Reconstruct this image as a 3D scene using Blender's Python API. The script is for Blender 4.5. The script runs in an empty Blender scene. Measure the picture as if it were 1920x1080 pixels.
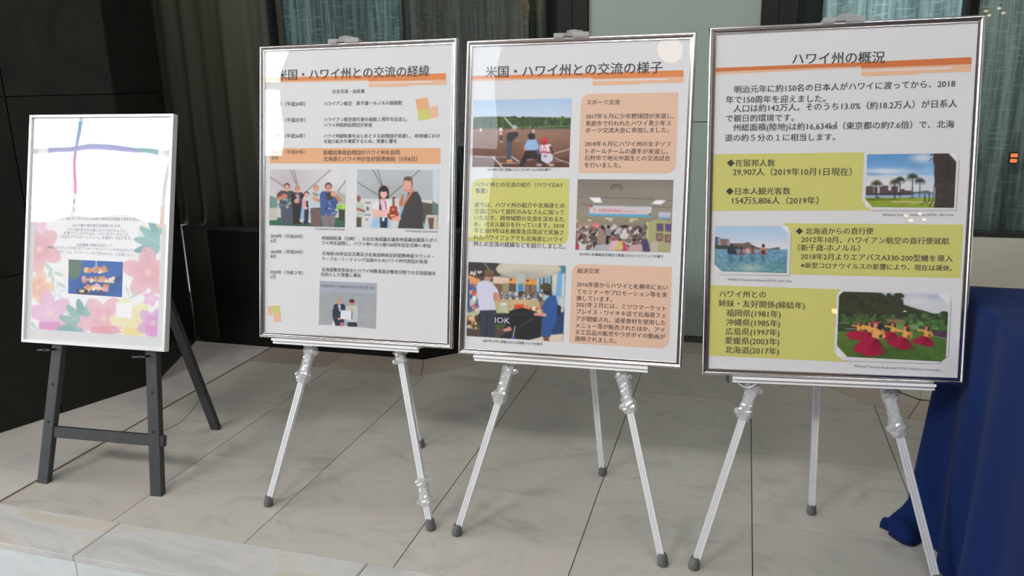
import bpy, bmesh, math, random
import numpy as np
from mathutils import Vector, Matrix

random.seed(4)
SC = bpy.context.scene
COL = SC.collection

# ---------------------------------------------------------------- camera, world, light, exposure
cam_data = bpy.data.cameras.new('camera')
cam_data.sensor_width = 36.0
cam_data.lens = 1466.17 / 1920 * 36.0
cam_data.clip_start = 0.02
cam = bpy.data.objects.new('camera', cam_data)
COL.objects.link(cam)
_r = Vector((0.95999, 0.27919, -0.02165)); _u = Vector((-0.05094, 0.25016, 0.96686)); _f = Vector((-0.27535, 0.92708, -0.25437))
_m = Matrix((_r, _u, -_f)).transposed().to_4x4()
_m.translation = Vector((0, 0, 1.2477))
cam.matrix_world = _m
SC.camera = cam

SC.view_settings.view_transform = 'Standard'
SC.view_settings.look = 'None'
SC.view_settings.gamma = 1.0
SC.view_settings.use_curve_mapping = False
SC.view_settings.exposure = -0.22

SKY = 13.0
world = bpy.data.worlds.new('overcast_sky'); SC.world = world
world.use_nodes = True
bg = world.node_tree.nodes['Background']
bg.inputs[0].default_value = (0.90, 0.95, 1.0, 1)
bg.inputs[1].default_value = SKY

def area(name, loc, target, sx, sy, power=0, color=(1, 1, 1), portal=False):
    l = bpy.data.lights.new(name, 'AREA'); l.shape = 'RECTANGLE'; l.size = sx; l.size_y = sy
    l.energy = power; l.color = color
    if portal: l.cycles.is_portal = True
    o = bpy.data.objects.new(name, l); COL.objects.link(o)
    o.location = loc
    d = Vector(target) - Vector(loc)
    o.rotation_euler = d.to_track_quat('-Z', 'Y').to_euler()
    return o

# room dimensions behind the camera (the lobby the easels face)
ROOM_L, ROOM_R, ROOM_F, CEIL, LOW = -10.0, 5.0, -4.6, 5.4, -0.16
WINS = [(-9.3, -5.35, 3.10, 5.1), (-3.05, -2.55, 2.3, 5.1)]   # openings of the lobby's glazed front: u0,u1,z0,z1
for i, (a, b, c, d) in enumerate(WINS):
    area('daylight_portal', ((a+b)/2, ROOM_F-0.12, (c+d)/2), ((a+b)/2, 0, (c+d)/2), b-a, d-c, portal=True)
area('ceiling_fill_light', (-0.9, 2.5, CEIL-0.10), (-0.8, 3.1, 0), 2.4, 1.0, power=48, color=(1, .97, .93))  # added fill light, brightens the floor behind the easels
WEST = (-4.0, 0.9, 0.3, 4.9)            # unseen side opening added for daylight on the posters: v0,v1,z0,z1
area('daylight_portal', (ROOM_L-0.12, (WEST[0]+WEST[1])/2, (WEST[2]+WEST[3])/2), (0, (WEST[0]+WEST[1])/2, (WEST[2]+WEST[3])/2), WEST[1]-WEST[0], WEST[3]-WEST[2], portal=True)
for (x, y, e) in [(-3.4, -3.3, 330), (-0.4, -3.5, 250), (2.6, -3.3, 150)]:  # unseen fill lights added high up to light the poster fronts
    area('ceiling_fill_light', (x, y, CEIL-0.10), (x*0.6-0.3, 2.0, 0.9), 1.6, 1.0, power=e, color=(1, .965, .92))

# ---------------------------------------------------------------- helpers
def lin(c):
    c = [v/255 if max(c) > 1.001 else v for v in c]
    return [(v/12.92 if v <= .04045 else ((v+.055)/1.055)**2.4) for v in c]

def mat(name, color, rough=.6, metal=0, spec=.5):
    m = bpy.data.materials.new(name); m.use_nodes = True
    b = m.node_tree.nodes['Principled BSDF']
    b.inputs['Base Color'].default_value = (*color, 1)
    b.inputs['Roughness'].default_value = rough
    b.inputs['Metallic'].default_value = metal
    b.inputs['Specular IOR Level'].default_value = spec
    return m

def nodes(m): return m.node_tree.nodes, m.node_tree.links, m.node_tree.nodes['Principled BSDF']

def noise_color(m, stops, scale=(3, 3, 3), detail=8, rough=.6, distort=1.0, per_object=.0, bump=0.0, coord='Object'):
    N, L, B = nodes(m)
    tc = N.new('ShaderNodeTexCoord'); mp = N.new('ShaderNodeMapping'); mp.inputs['Scale'].default_value = scale
    nz = N.new('ShaderNodeTexNoise'); nz.inputs['Scale'].default_value = 1; nz.inputs['Detail'].default_value = detail
    nz.inputs['Roughness'].default_value = rough; nz.inputs['Distortion'].default_value = distort
    cr = N.new('ShaderNodeValToRGB')
    while len(cr.color_ramp.elements) < len(stops): cr.color_ramp.elements.new(.5)
    for e, (p, c) in zip(cr.color_ramp.elements, stops): e.position = p; e.color = (*c, 1)
    src = tc.outputs[coord]
    if per_object:
        oi = N.new('ShaderNodeObjectInfo'); ad = N.new('ShaderNodeVectorMath'); ad.operation = 'ADD'
        ml = N.new('ShaderNodeMath'); ml.operation = 'MULTIPLY'; ml.inputs[1].default_value = 37.0
        L.new(oi.outputs['Random'], ml.inputs[0]); L.new(ml.outputs[0], ad.inputs[1]); L.new(src, ad.inputs[0]); src = ad.outputs[0]
    L.new(src, mp.inputs[0]); L.new(mp.outputs[0], nz.inputs['Vector']); L.new(nz.outputs['Fac'], cr.inputs[0])
    out = cr.outputs[0]
    if per_object:
        hs = N.new('ShaderNodeHueSaturation'); mr = N.new('ShaderNodeMapRange')
        mr.inputs['To Min'].default_value = 1-per_object; mr.inputs['To Max'].default_value = 1+per_object
        L.new(oi.outputs['Random'], mr.inputs[0]); L.new(mr.outputs[0], hs.inputs['Value']); L.new(out, hs.inputs['Color']); out = hs.outputs[0]
    L.new(out, B.inputs['Base Color'])
    if bump:
        bp = N.new('ShaderNodeBump'); bp.inputs['Strength'].default_value = bump; bp.inputs['Distance'].default_value = .002
        L.new(nz.outputs['Fac'], bp.inputs['Height']); L.new(bp.outputs[0], B.inputs['Normal'])
    return nz, cr

def pane_material(name, ior=1.5, tint=(1, 1, 1), wave=0.0, wave_scale=(1, 1, 1), rough=0.0):
    """thin clear sheet: fresnel mix of clear and mirror, optional gentle waviness of the sheet"""
    m = bpy.data.materials.new(name); m.use_nodes = True
    N, L = m.node_tree.nodes, m.node_tree.links; N.clear()
    out = N.new('ShaderNodeOutputMaterial'); mx = N.new('ShaderNodeMixShader')
    tr = N.new('ShaderNodeBsdfTransparent'); tr.inputs[0].default_value = (*tint, 1)
    gl = N.new('ShaderNodeBsdfGlossy'); gl.inputs['Roughness'].default_value = rough
    fr = N.new('ShaderNodeFresnel'); 
    ge = N.new('ShaderNodeNewGeometry'); mr = N.new('ShaderNodeMapRange'); mr.inputs['To Min'].default_value = ior; mr.inputs['To Max'].default_value = 1/ior
    L.new(ge.outputs['Backfacing'], mr.inputs[0]); L.new(mr.outputs[0], fr.inputs[0])      # same reflectance at both faces of the sheet
    L.new(fr.outputs[0], mx.inputs[0]); L.new(tr.outputs[0], mx.inputs[1]); L.new(gl.outputs[0], mx.inputs[2]); L.new(mx.outputs[0], out.inputs[0])
    if wave:
        tc = N.new('ShaderNodeTexCoord'); mp = N.new('ShaderNodeMapping'); mp.inputs['Scale'].default_value = wave_scale
        nz = N.new('ShaderNodeTexNoise'); nz.inputs['Scale'].default_value = 1; nz.inputs['Detail'].default_value = 0.6
        bp = N.new('ShaderNodeBump'); bp.inputs['Strength'].default_value = 1; bp.inputs['Distance'].default_value = wave
        L.new(tc.outputs['Object'], mp.inputs[0]); L.new(mp.outputs[0], nz.inputs['Vector']); L.new(nz.outputs['Fac'], bp.inputs['Height'])
        L.new(bp.outputs[0], gl.inputs['Normal'])
    return m

class MB:
    def __init__(s): s.v = []; s.f = []
    def add(s, vs, fs):
        n = len(s.v); s.v += [tuple(v) for v in vs]; s.f += [tuple(i+n for i in f) for f in fs]; return s
    def box(s, a, b):
        (x0, y0, z0), (x1, y1, z1) = a, b
        return s.add([(x0,y0,z0),(x1,y0,z0),(x1,y1,z0),(x0,y1,z0),(x0,y0,z1),(x1,y0,z1),(x1,y1,z1),(x0,y1,z1)],
                     [(0,3,2,1),(4,5,6,7),(0,1,5,4),(1,2,6,5),(2,3,7,6),(3,0,4,7)])
    def prism(s, pts, z0, z1, top_inset=0.0):
        """vertical prism over polygon pts (counter-clockwise)"""
        n = len(pts); c = (sum(p[0] for p in pts)/n, sum(p[1] for p in pts)/n)
        def ins(p, k):
            d = Vector((c[0]-p[0], c[1]-p[1])); l = d.length or 1; d = d/l*k; return (p[0]+d.x, p[1]+d.y)
        vs = [(p[0], p[1], z0) for p in pts]
        if top_inset:
            vs += [(p[0], p[1], z1-top_inset) for p in pts] + [(*ins(p, top_inset*1.4), z1) for p in pts]; k = 3
        else: vs += [(p[0], p[1], z1) for p in pts]; k = 2
        fs = [tuple(reversed(range(n))), tuple(range((k-1)*n, k*n))]
        for j in range(k-1):
            fs += [(j*n+i, j*n+(i+1) % n, (j+1)*n+(i+1) % n, (j+1)*n+i) for i in range(n)]
        return s.add(vs, fs)
    def sweep(s, prof, p0, p1, side, scale1=1.0, caps=True):
        """sweep a closed 2d profile from p0 to p1; profile x runs along 'side'"""
        p0, p1 = Vector(p0), Vector(p1); d = (p1-p0).normalized()
        sx = (Vector(side) - d*Vector(side).dot(d)).normalized(); sy = d.cross(sx)
        n = len(prof)
        vs = [p0+sx*a+sy*b for a, b in prof] + [p1+sx*a*scale1+sy*b*scale1 for a, b in prof]
        fs = [(i, (i+1) % n, n+(i+1) % n, n+i) for i in range(n)]
        if caps: fs += [tuple(reversed(range(n))), tuple(range(n, 2*n))]
        return s.add(vs, fs)
    def lathe(s, prof, p0, axis=(0, 0, 1), n=20, ref=(1, 0, 0)):
        """prof = [(radius, height)] around axis from p0"""
        p0 = Vector(p0); a = Vector(axis).normalized(); x = (Vector(ref)-a*Vector(ref).dot(a))
        if x.length < 1e-4: x = Vector((0, 1, 0))-a*a.y
        x.normalize(); y = a.cross(x); vs = []; fs = []
        for r, h in prof:
            for i in range(n):
                t = 2*math.pi*i/n; vs.append(p0+a*h+x*r*math.cos(t)+y*r*math.sin(t))
        for j in range(len(prof)-1):
            for i in range(n): fs.append((j*n+i, j*n+(i+1) % n, (j+1)*n+(i+1) % n, (j+1)*n+i))
        fs.append(tuple(reversed(range(n)))); fs.append(tuple(range((len(prof)-1)*n, len(prof)*n)))
        return s.add(vs, fs)
    def tube(s, pts, r, n=8):
        pts = [Vector(p) for p in pts]; vs = []; fs = []
        up = Vector((0.13, 0.21, 1)).normalized()
        for i, p in enumerate(pts):
            d = (pts[min(i+1, len(pts)-1)]-pts[max(i-1, 0)]).normalized()
            x = d.cross(up); x = x.normalized() if x.length > .05 else d.cross(Vector((1, 0, 0))).normalized(); y = d.cross(x)
            vs += [p+x*r*math.cos(2*math.pi*k/n)+y*r*math.sin(2*math.pi*k/n) for k in range(n)]
        for i in range(len(pts)-1):
            fs += [(i*n+k, i*n+(k+1) % n, (i+1)*n+(k+1) % n, (i+1)*n+k) for k in range(n)]
        fs += [tuple(reversed(range(n))), tuple(range((len(pts)-1)*n, len(pts)*n))]
        return s.add(vs, fs)
    def build(s, name, m, parent=None, smooth=False, origin=None):
        me = bpy.data.meshes.new(name)
        vs = s.v
        if origin is not None: vs = [tuple(Vector(v)-Vector(origin)) for v in vs]
        me.from_pydata([tuple(v) for v in vs], [], s.f); me.validate()
        bm = bmesh.new(); bm.from_mesh(me); bmesh.ops.recalc_face_normals(bm, faces=bm.faces); bm.to_mesh(me); bm.free()
        if smooth:
            me.polygons.foreach_set('use_smooth', [True]*len(me.polygons))
            try: me.set_sharp_from_angle(angle=math.radians(40))
            except Exception: pass
        me.materials.append(m)
        o = bpy.data.objects.new(name, me); COL.objects.link(o)
        if parent: o.parent = parent
        return o

def root(name, loc=(0, 0, 0), label=None, cat=None, group=None, kind=None):
    o = bpy.data.objects.new(name, None); COL.objects.link(o); o.location = loc; o.empty_display_size = .05
    if kind: o['kind'] = kind
    if label: o['label'] = label
    if cat: o['category'] = cat
    if group: o['group'] = group
    return o
def tag(o, label=None, cat=None, group=None, kind=None):
    if label: o['label'] = label
    if cat: o['category'] = cat
    if group: o['group'] = group
    if kind: o['kind'] = kind
    return o

# ---------------------------------------------------------------- materials
M = {}
M['tile'] = mat('beige_marble', (.4, .36, .31), .34)
noise_color(M['tile'], [(.30, (.295, .270, .240)), (.42, (.365, .350, .322)), (.49, (.395, .392, .360)), (.55, (.425, .385, .355)), (.62, (.385, .375, .350)), (.72, (.33, .325, .30))], (4.2, 6.5, 3), per_object=.06, distort=1.1, detail=11, rough=.72)
M['band'] = mat('brown_marble', (.3, .27, .23), .34)
noise_color(M['band'], [(.3, (.30, .26, .215)), (.55, (.36, .315, .27)), (.75, (.32, .29, .26))], (4, 5, 3), per_object=.06)
M['kerb'] = mat('grey_white_marble', (.6, .58, .56), .28)
noise_color(M['kerb'], [(.28, (.38, .38, .385)), (.42, (.44, .435, .44)), (.52, (.50, .50, .51)), (.60, (.475, .43, .37)), (.72, (.46, .455, .46))], (2.2, 7.5, 3), per_object=.04, distort=.8, detail=10, rough=.68)
M['strip'] = mat('grey_marble', (.5, .48, .46), .3)
noise_color(M['strip'], [(.3, (.36, .345, .335)), (.5, (.45, .435, .42)), (.62, (.47, .43, .39)), (.8, (.42, .41, .41))], (3, 4, 3), per_object=.04, distort=2)
M['riser'] = mat('white_marble', (.6, .63, .64), .3)
noise_color(M['riser'], [(.3, (.44, .48, .505)), (.5, (.55, .60, .63)), (.7, (.50, .545, .575))], (3, 3, 5), per_object=.03, distort=1.6)
M['groove'] = mat('brown_sealant', (.12, .07, .035), .8)
M['grout'] = mat('dark_grout', (.16, .14, .12), .9)
M['black_stone'] = mat('black_marble', (.012, .012, .011), .42, spec=.16)
noise_color(M['black_stone'], [(.3, (.006, .006, .006)), (.55, (.014, .0145, .012)), (.66, (.010, .010, .009)), (.76, (.075, .068, .056))], (2.6, 2.6, 1.9), detail=12, rough=.68, per_object=.25, distort=1.8)
M['dark_base'] = mat('dark_polished_stone', (.01, .01, .009), .35, spec=.2)
noise_color(M['dark_base'], [(.3, (.007, .007, .0065)), (.7, (.013, .013, .011))], (3, 3, 2), per_object=.15)
M['corner_base'] = mat('lighter_dark_stone', (.028, .028, .024), .35, spec=.3)  # slightly lighter than the other base panels
M['green_wall'] = mat('sage_green_panel', (.33, .40, .355), .45)
noise_color(M['green_wall'], [(.3, (.245, .31, .275)), (.7, (.265, .33, .295))], (1, 1, .4), detail=2)
M['cream'] = mat('cream_stone', (.5, .48, .40), .5)
noise_color(M['cream'], [(.3, (.44, .43, .36)), (.7, (.52, .505, .42))], (2, 2, 5), detail=3)
M['base_line'] = mat('dark_skirting', (.05, .055, .05), .5)
M['post'] = mat('black_anodised_post', (.010, .011, .011), .5, spec=.2)
M['plaster'] = mat('lobby_plaster', (.46, .45, .43), .8)
noise_color(M['plaster'], [(.3, (.44, .43, .41)), (.7, (.50, .49, .47))], (.6, .6, .6), detail=2)
M['wood'] = mat('brown_wood_panelling', (.13, .08, .05), .5)
noise_color(M['wood'], [(.3, (.10, .075, .055)), (.7, (.15, .11, .085))], (8, 8, .5), detail=4)
M['ceil'] = mat('ceiling_paint', (.34, .30, .26), .9)
M['lobby_floor'] = mat('lobby_floor_stone', (.3, .28, .25), .3)
noise_color(M['lobby_floor'], [(.3, (.27, .25, .22)), (.7, (.36, .335, .30))], (1.5, 1.5, 1), detail=6)
M['steel'] = mat('dark_window_metal', (.03, .03, .03), .4, .3)
M['silver'] = mat('polished_silver', (.56, .54, .55), .17, 1)
M['white_silver'] = mat('satin_silver', (.86, .87, .88), .3, .55)
M['alu'] = mat('brushed_aluminium', (.80, .82, .85), .38, .45)
M['tray'] = mat('white_painted_aluminium', (.80, .80, .82), .35, .1)
M['rubber'] = mat('grey_rubber', (.10, .10, .105), .7)
M['black_wood'] = mat('black_painted_wood', (.028, .03, .034), .42)
noise_color(M['black_wood'], [(.3, (.024, .026, .030)), (.7, (.036, .038, .043))], (30, 30, 4), detail=3, bump=.3)
M['hole'] = mat('dark_hole', (.004, .004, .004), .8)
M['peg'] = mat('dark_metal_peg', (.06, .06, .065), .3, .8)
M['chain'] = mat('thin_steel_chain', (.45, .45, .45), .35, .9)
M['card'] = mat('backing_card', (.25, .22, .18), .8)
M['cord'] = mat('white_plastic_cord', (.8, .8, .8), .45)
M['latch'] = mat('dark_plastic_latch', (.05, .055, .045), .5)
M['ink'] = mat('dark_printing_ink', (.030, .031, .040), .6)
M['ink_blue'] = mat('pale_blue_ink', (.30, .33, .42), .7)  # pale blue-grey ink for the small poster's text
M['ink_red'] = mat('red_ink', (.62, .05, .12), .7)
M['ink_grey'] = mat('grey_ink', (.12, .12, .15), .7)
PR = {'orange': (220, 138, 82), 'deep_orange': (207, 118, 68), 'pale_orange': (228, 186, 156), 'band_orange': (226, 174, 134),
      'yellow': (205, 203, 120), 'peach': (223, 189, 168), 'white': (218, 217, 222)}
for k, c in PR.items():
    l = lin(c); M['print_'+k] = mat('printed_'+k, [min(.9, v*.93) for v in l], .6, spec=.3)
pm = mat('matte_poster_paper', (.655, .665, .70), .6, spec=.25); M['paper'] = pm
N_, L_, B_ = nodes(pm)
tc = N_.new('ShaderNodeTexCoord'); mp = N_.new('ShaderNodeMapping'); mp.inputs['Scale'].default_value = (14, 14, 2.2)
nz = N_.new('ShaderNodeTexNoise'); nz.inputs['Scale'].default_value = 1; nz.inputs['Detail'].default_value = 2
bp = N_.new('ShaderNodeBump'); bp.inputs['Strength'].default_value = .55; bp.inputs['Distance'].default_value = .004
L_.new(tc.outputs['Object'], mp.inputs[0]); L_.new(mp.outputs[0], nz.inputs['Vector']); L_.new(nz.outputs['Fac'], bp.inputs['Height']); L_.new(bp.outputs[0], B_.inputs['Normal'])
pp = mat('printed_photograph', (.5, .5, .5), .55, spec=.25); M['photo'] = pp
N_, L_, B_ = nodes(pp); at = N_.new('ShaderNodeAttribute'); at.attribute_name = 'print_colour'; L_.new(at.outputs['Color'], B_.inputs['Base Color'])
M['acrylic'] = pane_material('clear_acrylic', 1.52, wave=.0036, wave_scale=(3.2, 1, 2.2))
M['acrylic_wavy'] = pane_material('wavy_clear_acrylic', 1.55, wave=.0065, wave_scale=(3.6, 1, 3.0))
M['glass'] = pane_material('window_glass', 1.50, (.93, .97, .96))
M['lobby_glass'] = pane_material('lobby_glass', 1.45, (.96, .98, .98))
M['tinted_glass'] = pane_material('tinted_glass', 1.45, (.52, .54, .56))
M['blue_cloth'] = mat('navy_blue_cloth', (.012, .032, .115), .85, spec=.06)
M['blue_cloth'].node_tree.nodes['Principled BSDF'].inputs['Sheen Weight'].default_value = .03
noise_color(M['blue_cloth'], [(.3, (.0035, .013, .066)), (.7, (.005, .016, .080))], (300, 300, 300), detail=2, bump=.25)
cl = bpy.data.materials.new('crinkled_clear_plastic'); cl.use_nodes = True; M['clear'] = cl
N_, L_ = cl.node_tree.nodes, cl.node_tree.links; N_.clear()
o_ = N_.new('ShaderNodeOutputMaterial'); mx = N_.new('ShaderNodeMixShader'); mx2 = N_.new('ShaderNodeMixShader')
tr = N_.new('ShaderNodeBsdfTransparent'); tr.inputs[0].default_value = (.97, .97, .98, 1)
df = N_.new('ShaderNodeBsdfDiffuse'); df.inputs[0].default_value = (.80, .81, .83, 1)
gl = N_.new('ShaderNodeBsdfGlossy'); gl.inputs['Roughness'].default_value = .08
mx.inputs[0].default_value = .27; mx2.inputs[0].default_value = .22
L_.new(tr.outputs[0], mx.inputs[1]); L_.new(df.outputs[0], mx.inputs[2]); L_.new(mx.outputs[0], mx2.inputs[1]); L_.new(gl.outputs[0], mx2.inputs[2]); L_.new(mx2.outputs[0], o_.inputs[0])

def curtain_material(name, gap, strand, density=62, warm=None):
    m = mat(name, strand, .85, spec=.1); N, L, B = nodes(m)
    uvn = N.new('ShaderNodeUVMap'); uvn.uv_map = 'UVMap'
    mp = N.new('ShaderNodeMapping'); mp.inputs['Scale'].default_value = (density, 2.6, 1)
    nz = N.new('ShaderNodeTexNoise'); nz.inputs['Scale'].default_value = 1; nz.inputs['Detail'].default_value = 3; nz.inputs['Roughness'].default_value = .65; nz.inputs['Distortion'].default_value = .7
    cr = N.new('ShaderNodeValToRGB'); cr.color_ramp.elements[0].position = .40; cr.color_ramp.elements[1].position = .60
    cr.color_ramp.elements[0].color = (*gap, 1); cr.color_ramp.elements[1].color = (*strand, 1)
    L.new(uvn.outputs[0], mp.inputs[0]); L.new(mp.outputs[0], nz.inputs['Vector']); L.new(nz.outputs['Fac'], cr.inputs[0])
    # short horizontal ladder threads between the strands
    mp2 = N.new('ShaderNodeMapping'); mp2.inputs['Scale'].default_value = (16, 95, 1)
    n2 = N.new('ShaderNodeTexNoise'); n2.inputs['Scale'].default_value = 1; n2.inputs['Detail'].default_value = 1
    c2 = N.new('ShaderNodeValToRGB'); c2.color_ramp.elements[0].position = .56; c2.color_ramp.elements[1].position = .64
    mxc = N.new('ShaderNodeMixRGB'); mxc.inputs[2].default_value = (*[s*1.15 for s in strand], 1)
    ml = N.new('ShaderNodeMath'); ml.operation = 'MULTIPLY'; ml.inputs[1].default_value = .55
    L.new(uvn.outputs[0], mp2.inputs[0]); L.new(mp2.outputs[0], n2.inputs['Vector']); L.new(n2.outputs['Fac'], c2.inputs[0]); L.new(c2.outputs[0], ml.inputs[0])
    L.new(ml.outputs[0], mxc.inputs[0]); L.new(cr.outputs[0], mxc.inputs[1])
    # broad slow bands
    mp3 = N.new('ShaderNodeMapping'); mp3.inputs['Scale'].default_value = (9, .5, 1)
    n3 = N.new('ShaderNodeTexNoise'); n3.inputs['Scale'].default_value = 1
    m3 = N.new('ShaderNodeMapRange'); m3.inputs['From Min'].default_value = .35; m3.inputs['From Max'].default_value = .65; m3.inputs['To Min'].default_value = .72; m3.inputs['To Max'].default_value = 1.2
    hs = N.new('ShaderNodeHueSaturation')
    L.new(uvn.outputs[0], mp3.inputs[0]); L.new(mp3.outputs[0], n3.inputs['Vector']); L.new(n3.outputs['Fac'], m3.inputs[0]); L.new(m3.outputs[0], hs.inputs['Value'])
    L.new(mxc.outputs[0], hs.inputs['Color']); L.new(hs.outputs[0], B.inputs['Base Color'])
    return m
M['curtain_teal'] = curtain_material('teal_lace', (.36, .49, .53), (.72, .88, .92))  # daylight from behind the lace is put into its pale colour
M['curtain_grey'] = curtain_material('grey_green_lace', (.24, .30, .29), (.48, .57, .55))
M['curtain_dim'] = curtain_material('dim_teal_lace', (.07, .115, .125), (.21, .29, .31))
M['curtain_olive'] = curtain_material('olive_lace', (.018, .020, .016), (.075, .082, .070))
M['curtain_dark'] = mat('dark_drape', (.12, .12, .10), .9, spec=.1)
noise_color(M['curtain_dark'], [(.3, (.118, .106, .084)), (.7, (.165, .150, .122))], (16, 16, .4), detail=3, rough=.5, distort=.3)
def emit(name, c, s):
    m = bpy.data.materials.new(name); m.use_nodes = True; N, L = m.node_tree.nodes, m.node_tree.links; N.clear()
    o = N.new('ShaderNodeOutputMaterial'); e = N.new('ShaderNodeEmission'); e.inputs[0].default_value = (*c, 1); e.inputs[1].default_value = s; L.new(e.outputs[0], o.inputs[0]); return m
M['lamp_warm'] = emit('warm_lamp_glow', (1, .74, .50), 3.6)
M['lamp_wall'] = emit('wall_lamp_glow', (1, .60, .28), 9)
M['lamp_spot'] = emit('spot_lamp_glow', (1, .66, .36), 11)
M['reflection_red'] = emit('red_reflection_glow', (1, .16, .05), 2.2)  # glow for the red reflection in the right-hand glass

# ---------------------------------------------------------------- floor, platform, kerb
def clip_poly(subj, x0, y0, x1, y1):
    def cl(P, inside, inter):
        out = []
        for i in range(len(P)):
            a, b = P[i-1], P[i]
            if inside(b):
                if not inside(a): out.append(inter(a, b))
                out.append(b)
            elif inside(a): out.append(inter(a, b))
        return out
    def ix(x): return lambda a, b: (x, a[1]+(b[1]-a[1])*(x-a[0])/(b[0]-a[0]))
    def iy(y): return lambda a, b: (a[0]+(b[0]-a[0])*(y-a[1])/(b[1]-a[1]), y)
    P = subj
    for ins, it in ((lambda p: p[0] >= x0, ix(x0)), (lambda p: p[0] <= x1, ix(x1)), (lambda p: p[1] >= y0, iy(y0)), (lambda p: p[1] <= y1, iy(y1))):
        if P: P = cl(P, ins, it)
    out = []
    for q in P:
        if not out or (abs(q[0]-out[-1][0])+abs(q[1]-out[-1][1])) > 1e-5: out.append(q)
    if len(out) > 1 and (abs(out[0][0]-out[-1][0])+abs(out[0][1]-out[-1][1])) < 1e-5: out.pop()
    ar = .5*sum(out[i-1][0]*out[i][1]-out[i][0]*out[i-1][1] for i in range(len(out))) if len(out) > 2 else 0
    return out if abs(ar) > 1e-4 else []

def slab(pts, z0, z1, name, m, parent, gap=.0014, inset=.0003):
    """one stone piece with its own edges; vertices stored about its centre"""
    n = len(pts); cx = sum(p[0] for p in pts)/n; cy = sum(p[1] for p in pts)/n
    q = []
    for i in range(n):                       # shrink every edge by gap
        p0, p1, p2 = Vector(pts[i-1]), Vector(pts[i]), Vector(pts[(i+1) % n])
        d1 = (p1-p0).normalized(); d2 = (p2-p1).normalized()
        n1 = Vector((-d1.y, d1.x)); n2 = Vector((-d2.y, d2.x)); b = (n1+n2); b = b/max(.35, b.length_squared)*2
        q.append((p1.x+b.x*gap-cx, p1.y+b.y*gap-cy))
    o = MB().prism(q, z0, z1, inset).build(name, m, parent); o.location = (cx, cy, 0); return o

floor = MB().box((-3.4, 1.50, -.06), (3.2, 4.4, -.022)).build('floor', M['grout']); tag(floor, kind='structure')
us = [-2.2, -1.764, -1.3034, -.8428, -.3822, .0784, .539, .9996, 1.46, 1.92, 2.4]
vs_ = [1.664, 2.1166, 2.5772, 3.0378, 3.4984, 3.6]
REG = [(-2.2, 1.664), (2.4, 1.664), (2.4, 3.0), (.64, 3.0), (.09, 3.555), (-.77, 3.555), (-1.32, 3.0), (-2.2, 3.0)]
for i in range(len(us)-1):
    for j in range(len(vs_)-1):
        P = clip_poly(REG, us[i], vs_[j], us[i+1], vs_[j+1])
        if len(P) > 2: slab(P, -.022, random.uniform(-.0004, 0), 'tile', M['tile'], floor)
band = [[(-2.2, 3.0), (-1.80, 3.0), (-1.80, 3.2), (-2.2, 3.2)], [(-1.80, 3.0), (-1.32, 3.0), (-1.39, 3.2), (-1.80, 3.2)],
        [(-1.32, 3.0), (-1.045, 3.277), (-1.125, 3.465), (-1.39, 3.2)], [(-1.045, 3.277), (-.77, 3.555), (-.86, 3.73), (-1.125, 3.465)],
        [(-.77, 3.555), (-.34, 3.555), (-.34, 3.73), (-.86, 3.73)], [(-.34, 3.555), (.09, 3.555), (.19, 3.73), (-.34, 3.73)],
        [(.09, 3.555), (.365, 3.277), (.455, 3.465), (.19, 3.73)], [(.365, 3.277), (.64, 3.0), (.72, 3.2), (.455, 3.465)],
        [(.64, 3.0), (1.3, 3.0), (1.3, 3.2), (.72, 3.2)], [(1.3, 3.0), (2.4, 3.0), (2.4, 3.2), (1.3, 3.2)]]
for b in band: slab(b, -.022, 0, 'border_slab', M['band'], floor)
# pale strip along the foot of the black pillar, beyond the brown groove
for b in [[(-3.2, 1.664), (-2.208, 1.664), (-2.208, 2.35), (-3.2, 2.35)], [(-3.2, 2.35), (-2.208, 2.35), (-2.208, 3.2), (-3.2, 3.2)]]:
    slab(b, -.022, 0, 'strip_slab', M['strip'], floor)
g = MB().box((-2.2075, 1.664, -.022), (-2.1985, 3.0, .0006)).build('groove', M['groove'], floor); g['label'] = 'brown sealed groove'
trim1 = MB().box((-4.0, 1.53, LOW), (3.2, 1.664, -.03)).build('trim_1', M['grout']); tag(trim1, kind='structure')
ku = [-4.0, -3.37, -2.55, -1.735, -.92, -.105, .71, 1.525, 2.34, 3.2]
for a, b in zip(ku, ku[1:]):
    slab([(a, 1.489), (b, 1.489), (b, 1.664), (a, 1.664)], -.018, 0, 'kerb_slab', M['kerb'], trim1, inset=.003)
    o = MB().box((a+.0012, 1.494, LOW), (b-.0012, 1.53, -.0195)).build('riser_panel', M['riser'], trim1, origin=((a+b)/2, 1.5, -.08)); o.location = ((a+b)/2, 1.5, -.08)
lf = MB().box((ROOM_L, ROOM_F, LOW-.1), (ROOM_R, 1.53, LOW)).build('floor', M['lobby_floor']); tag(lf, kind='structure')

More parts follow.
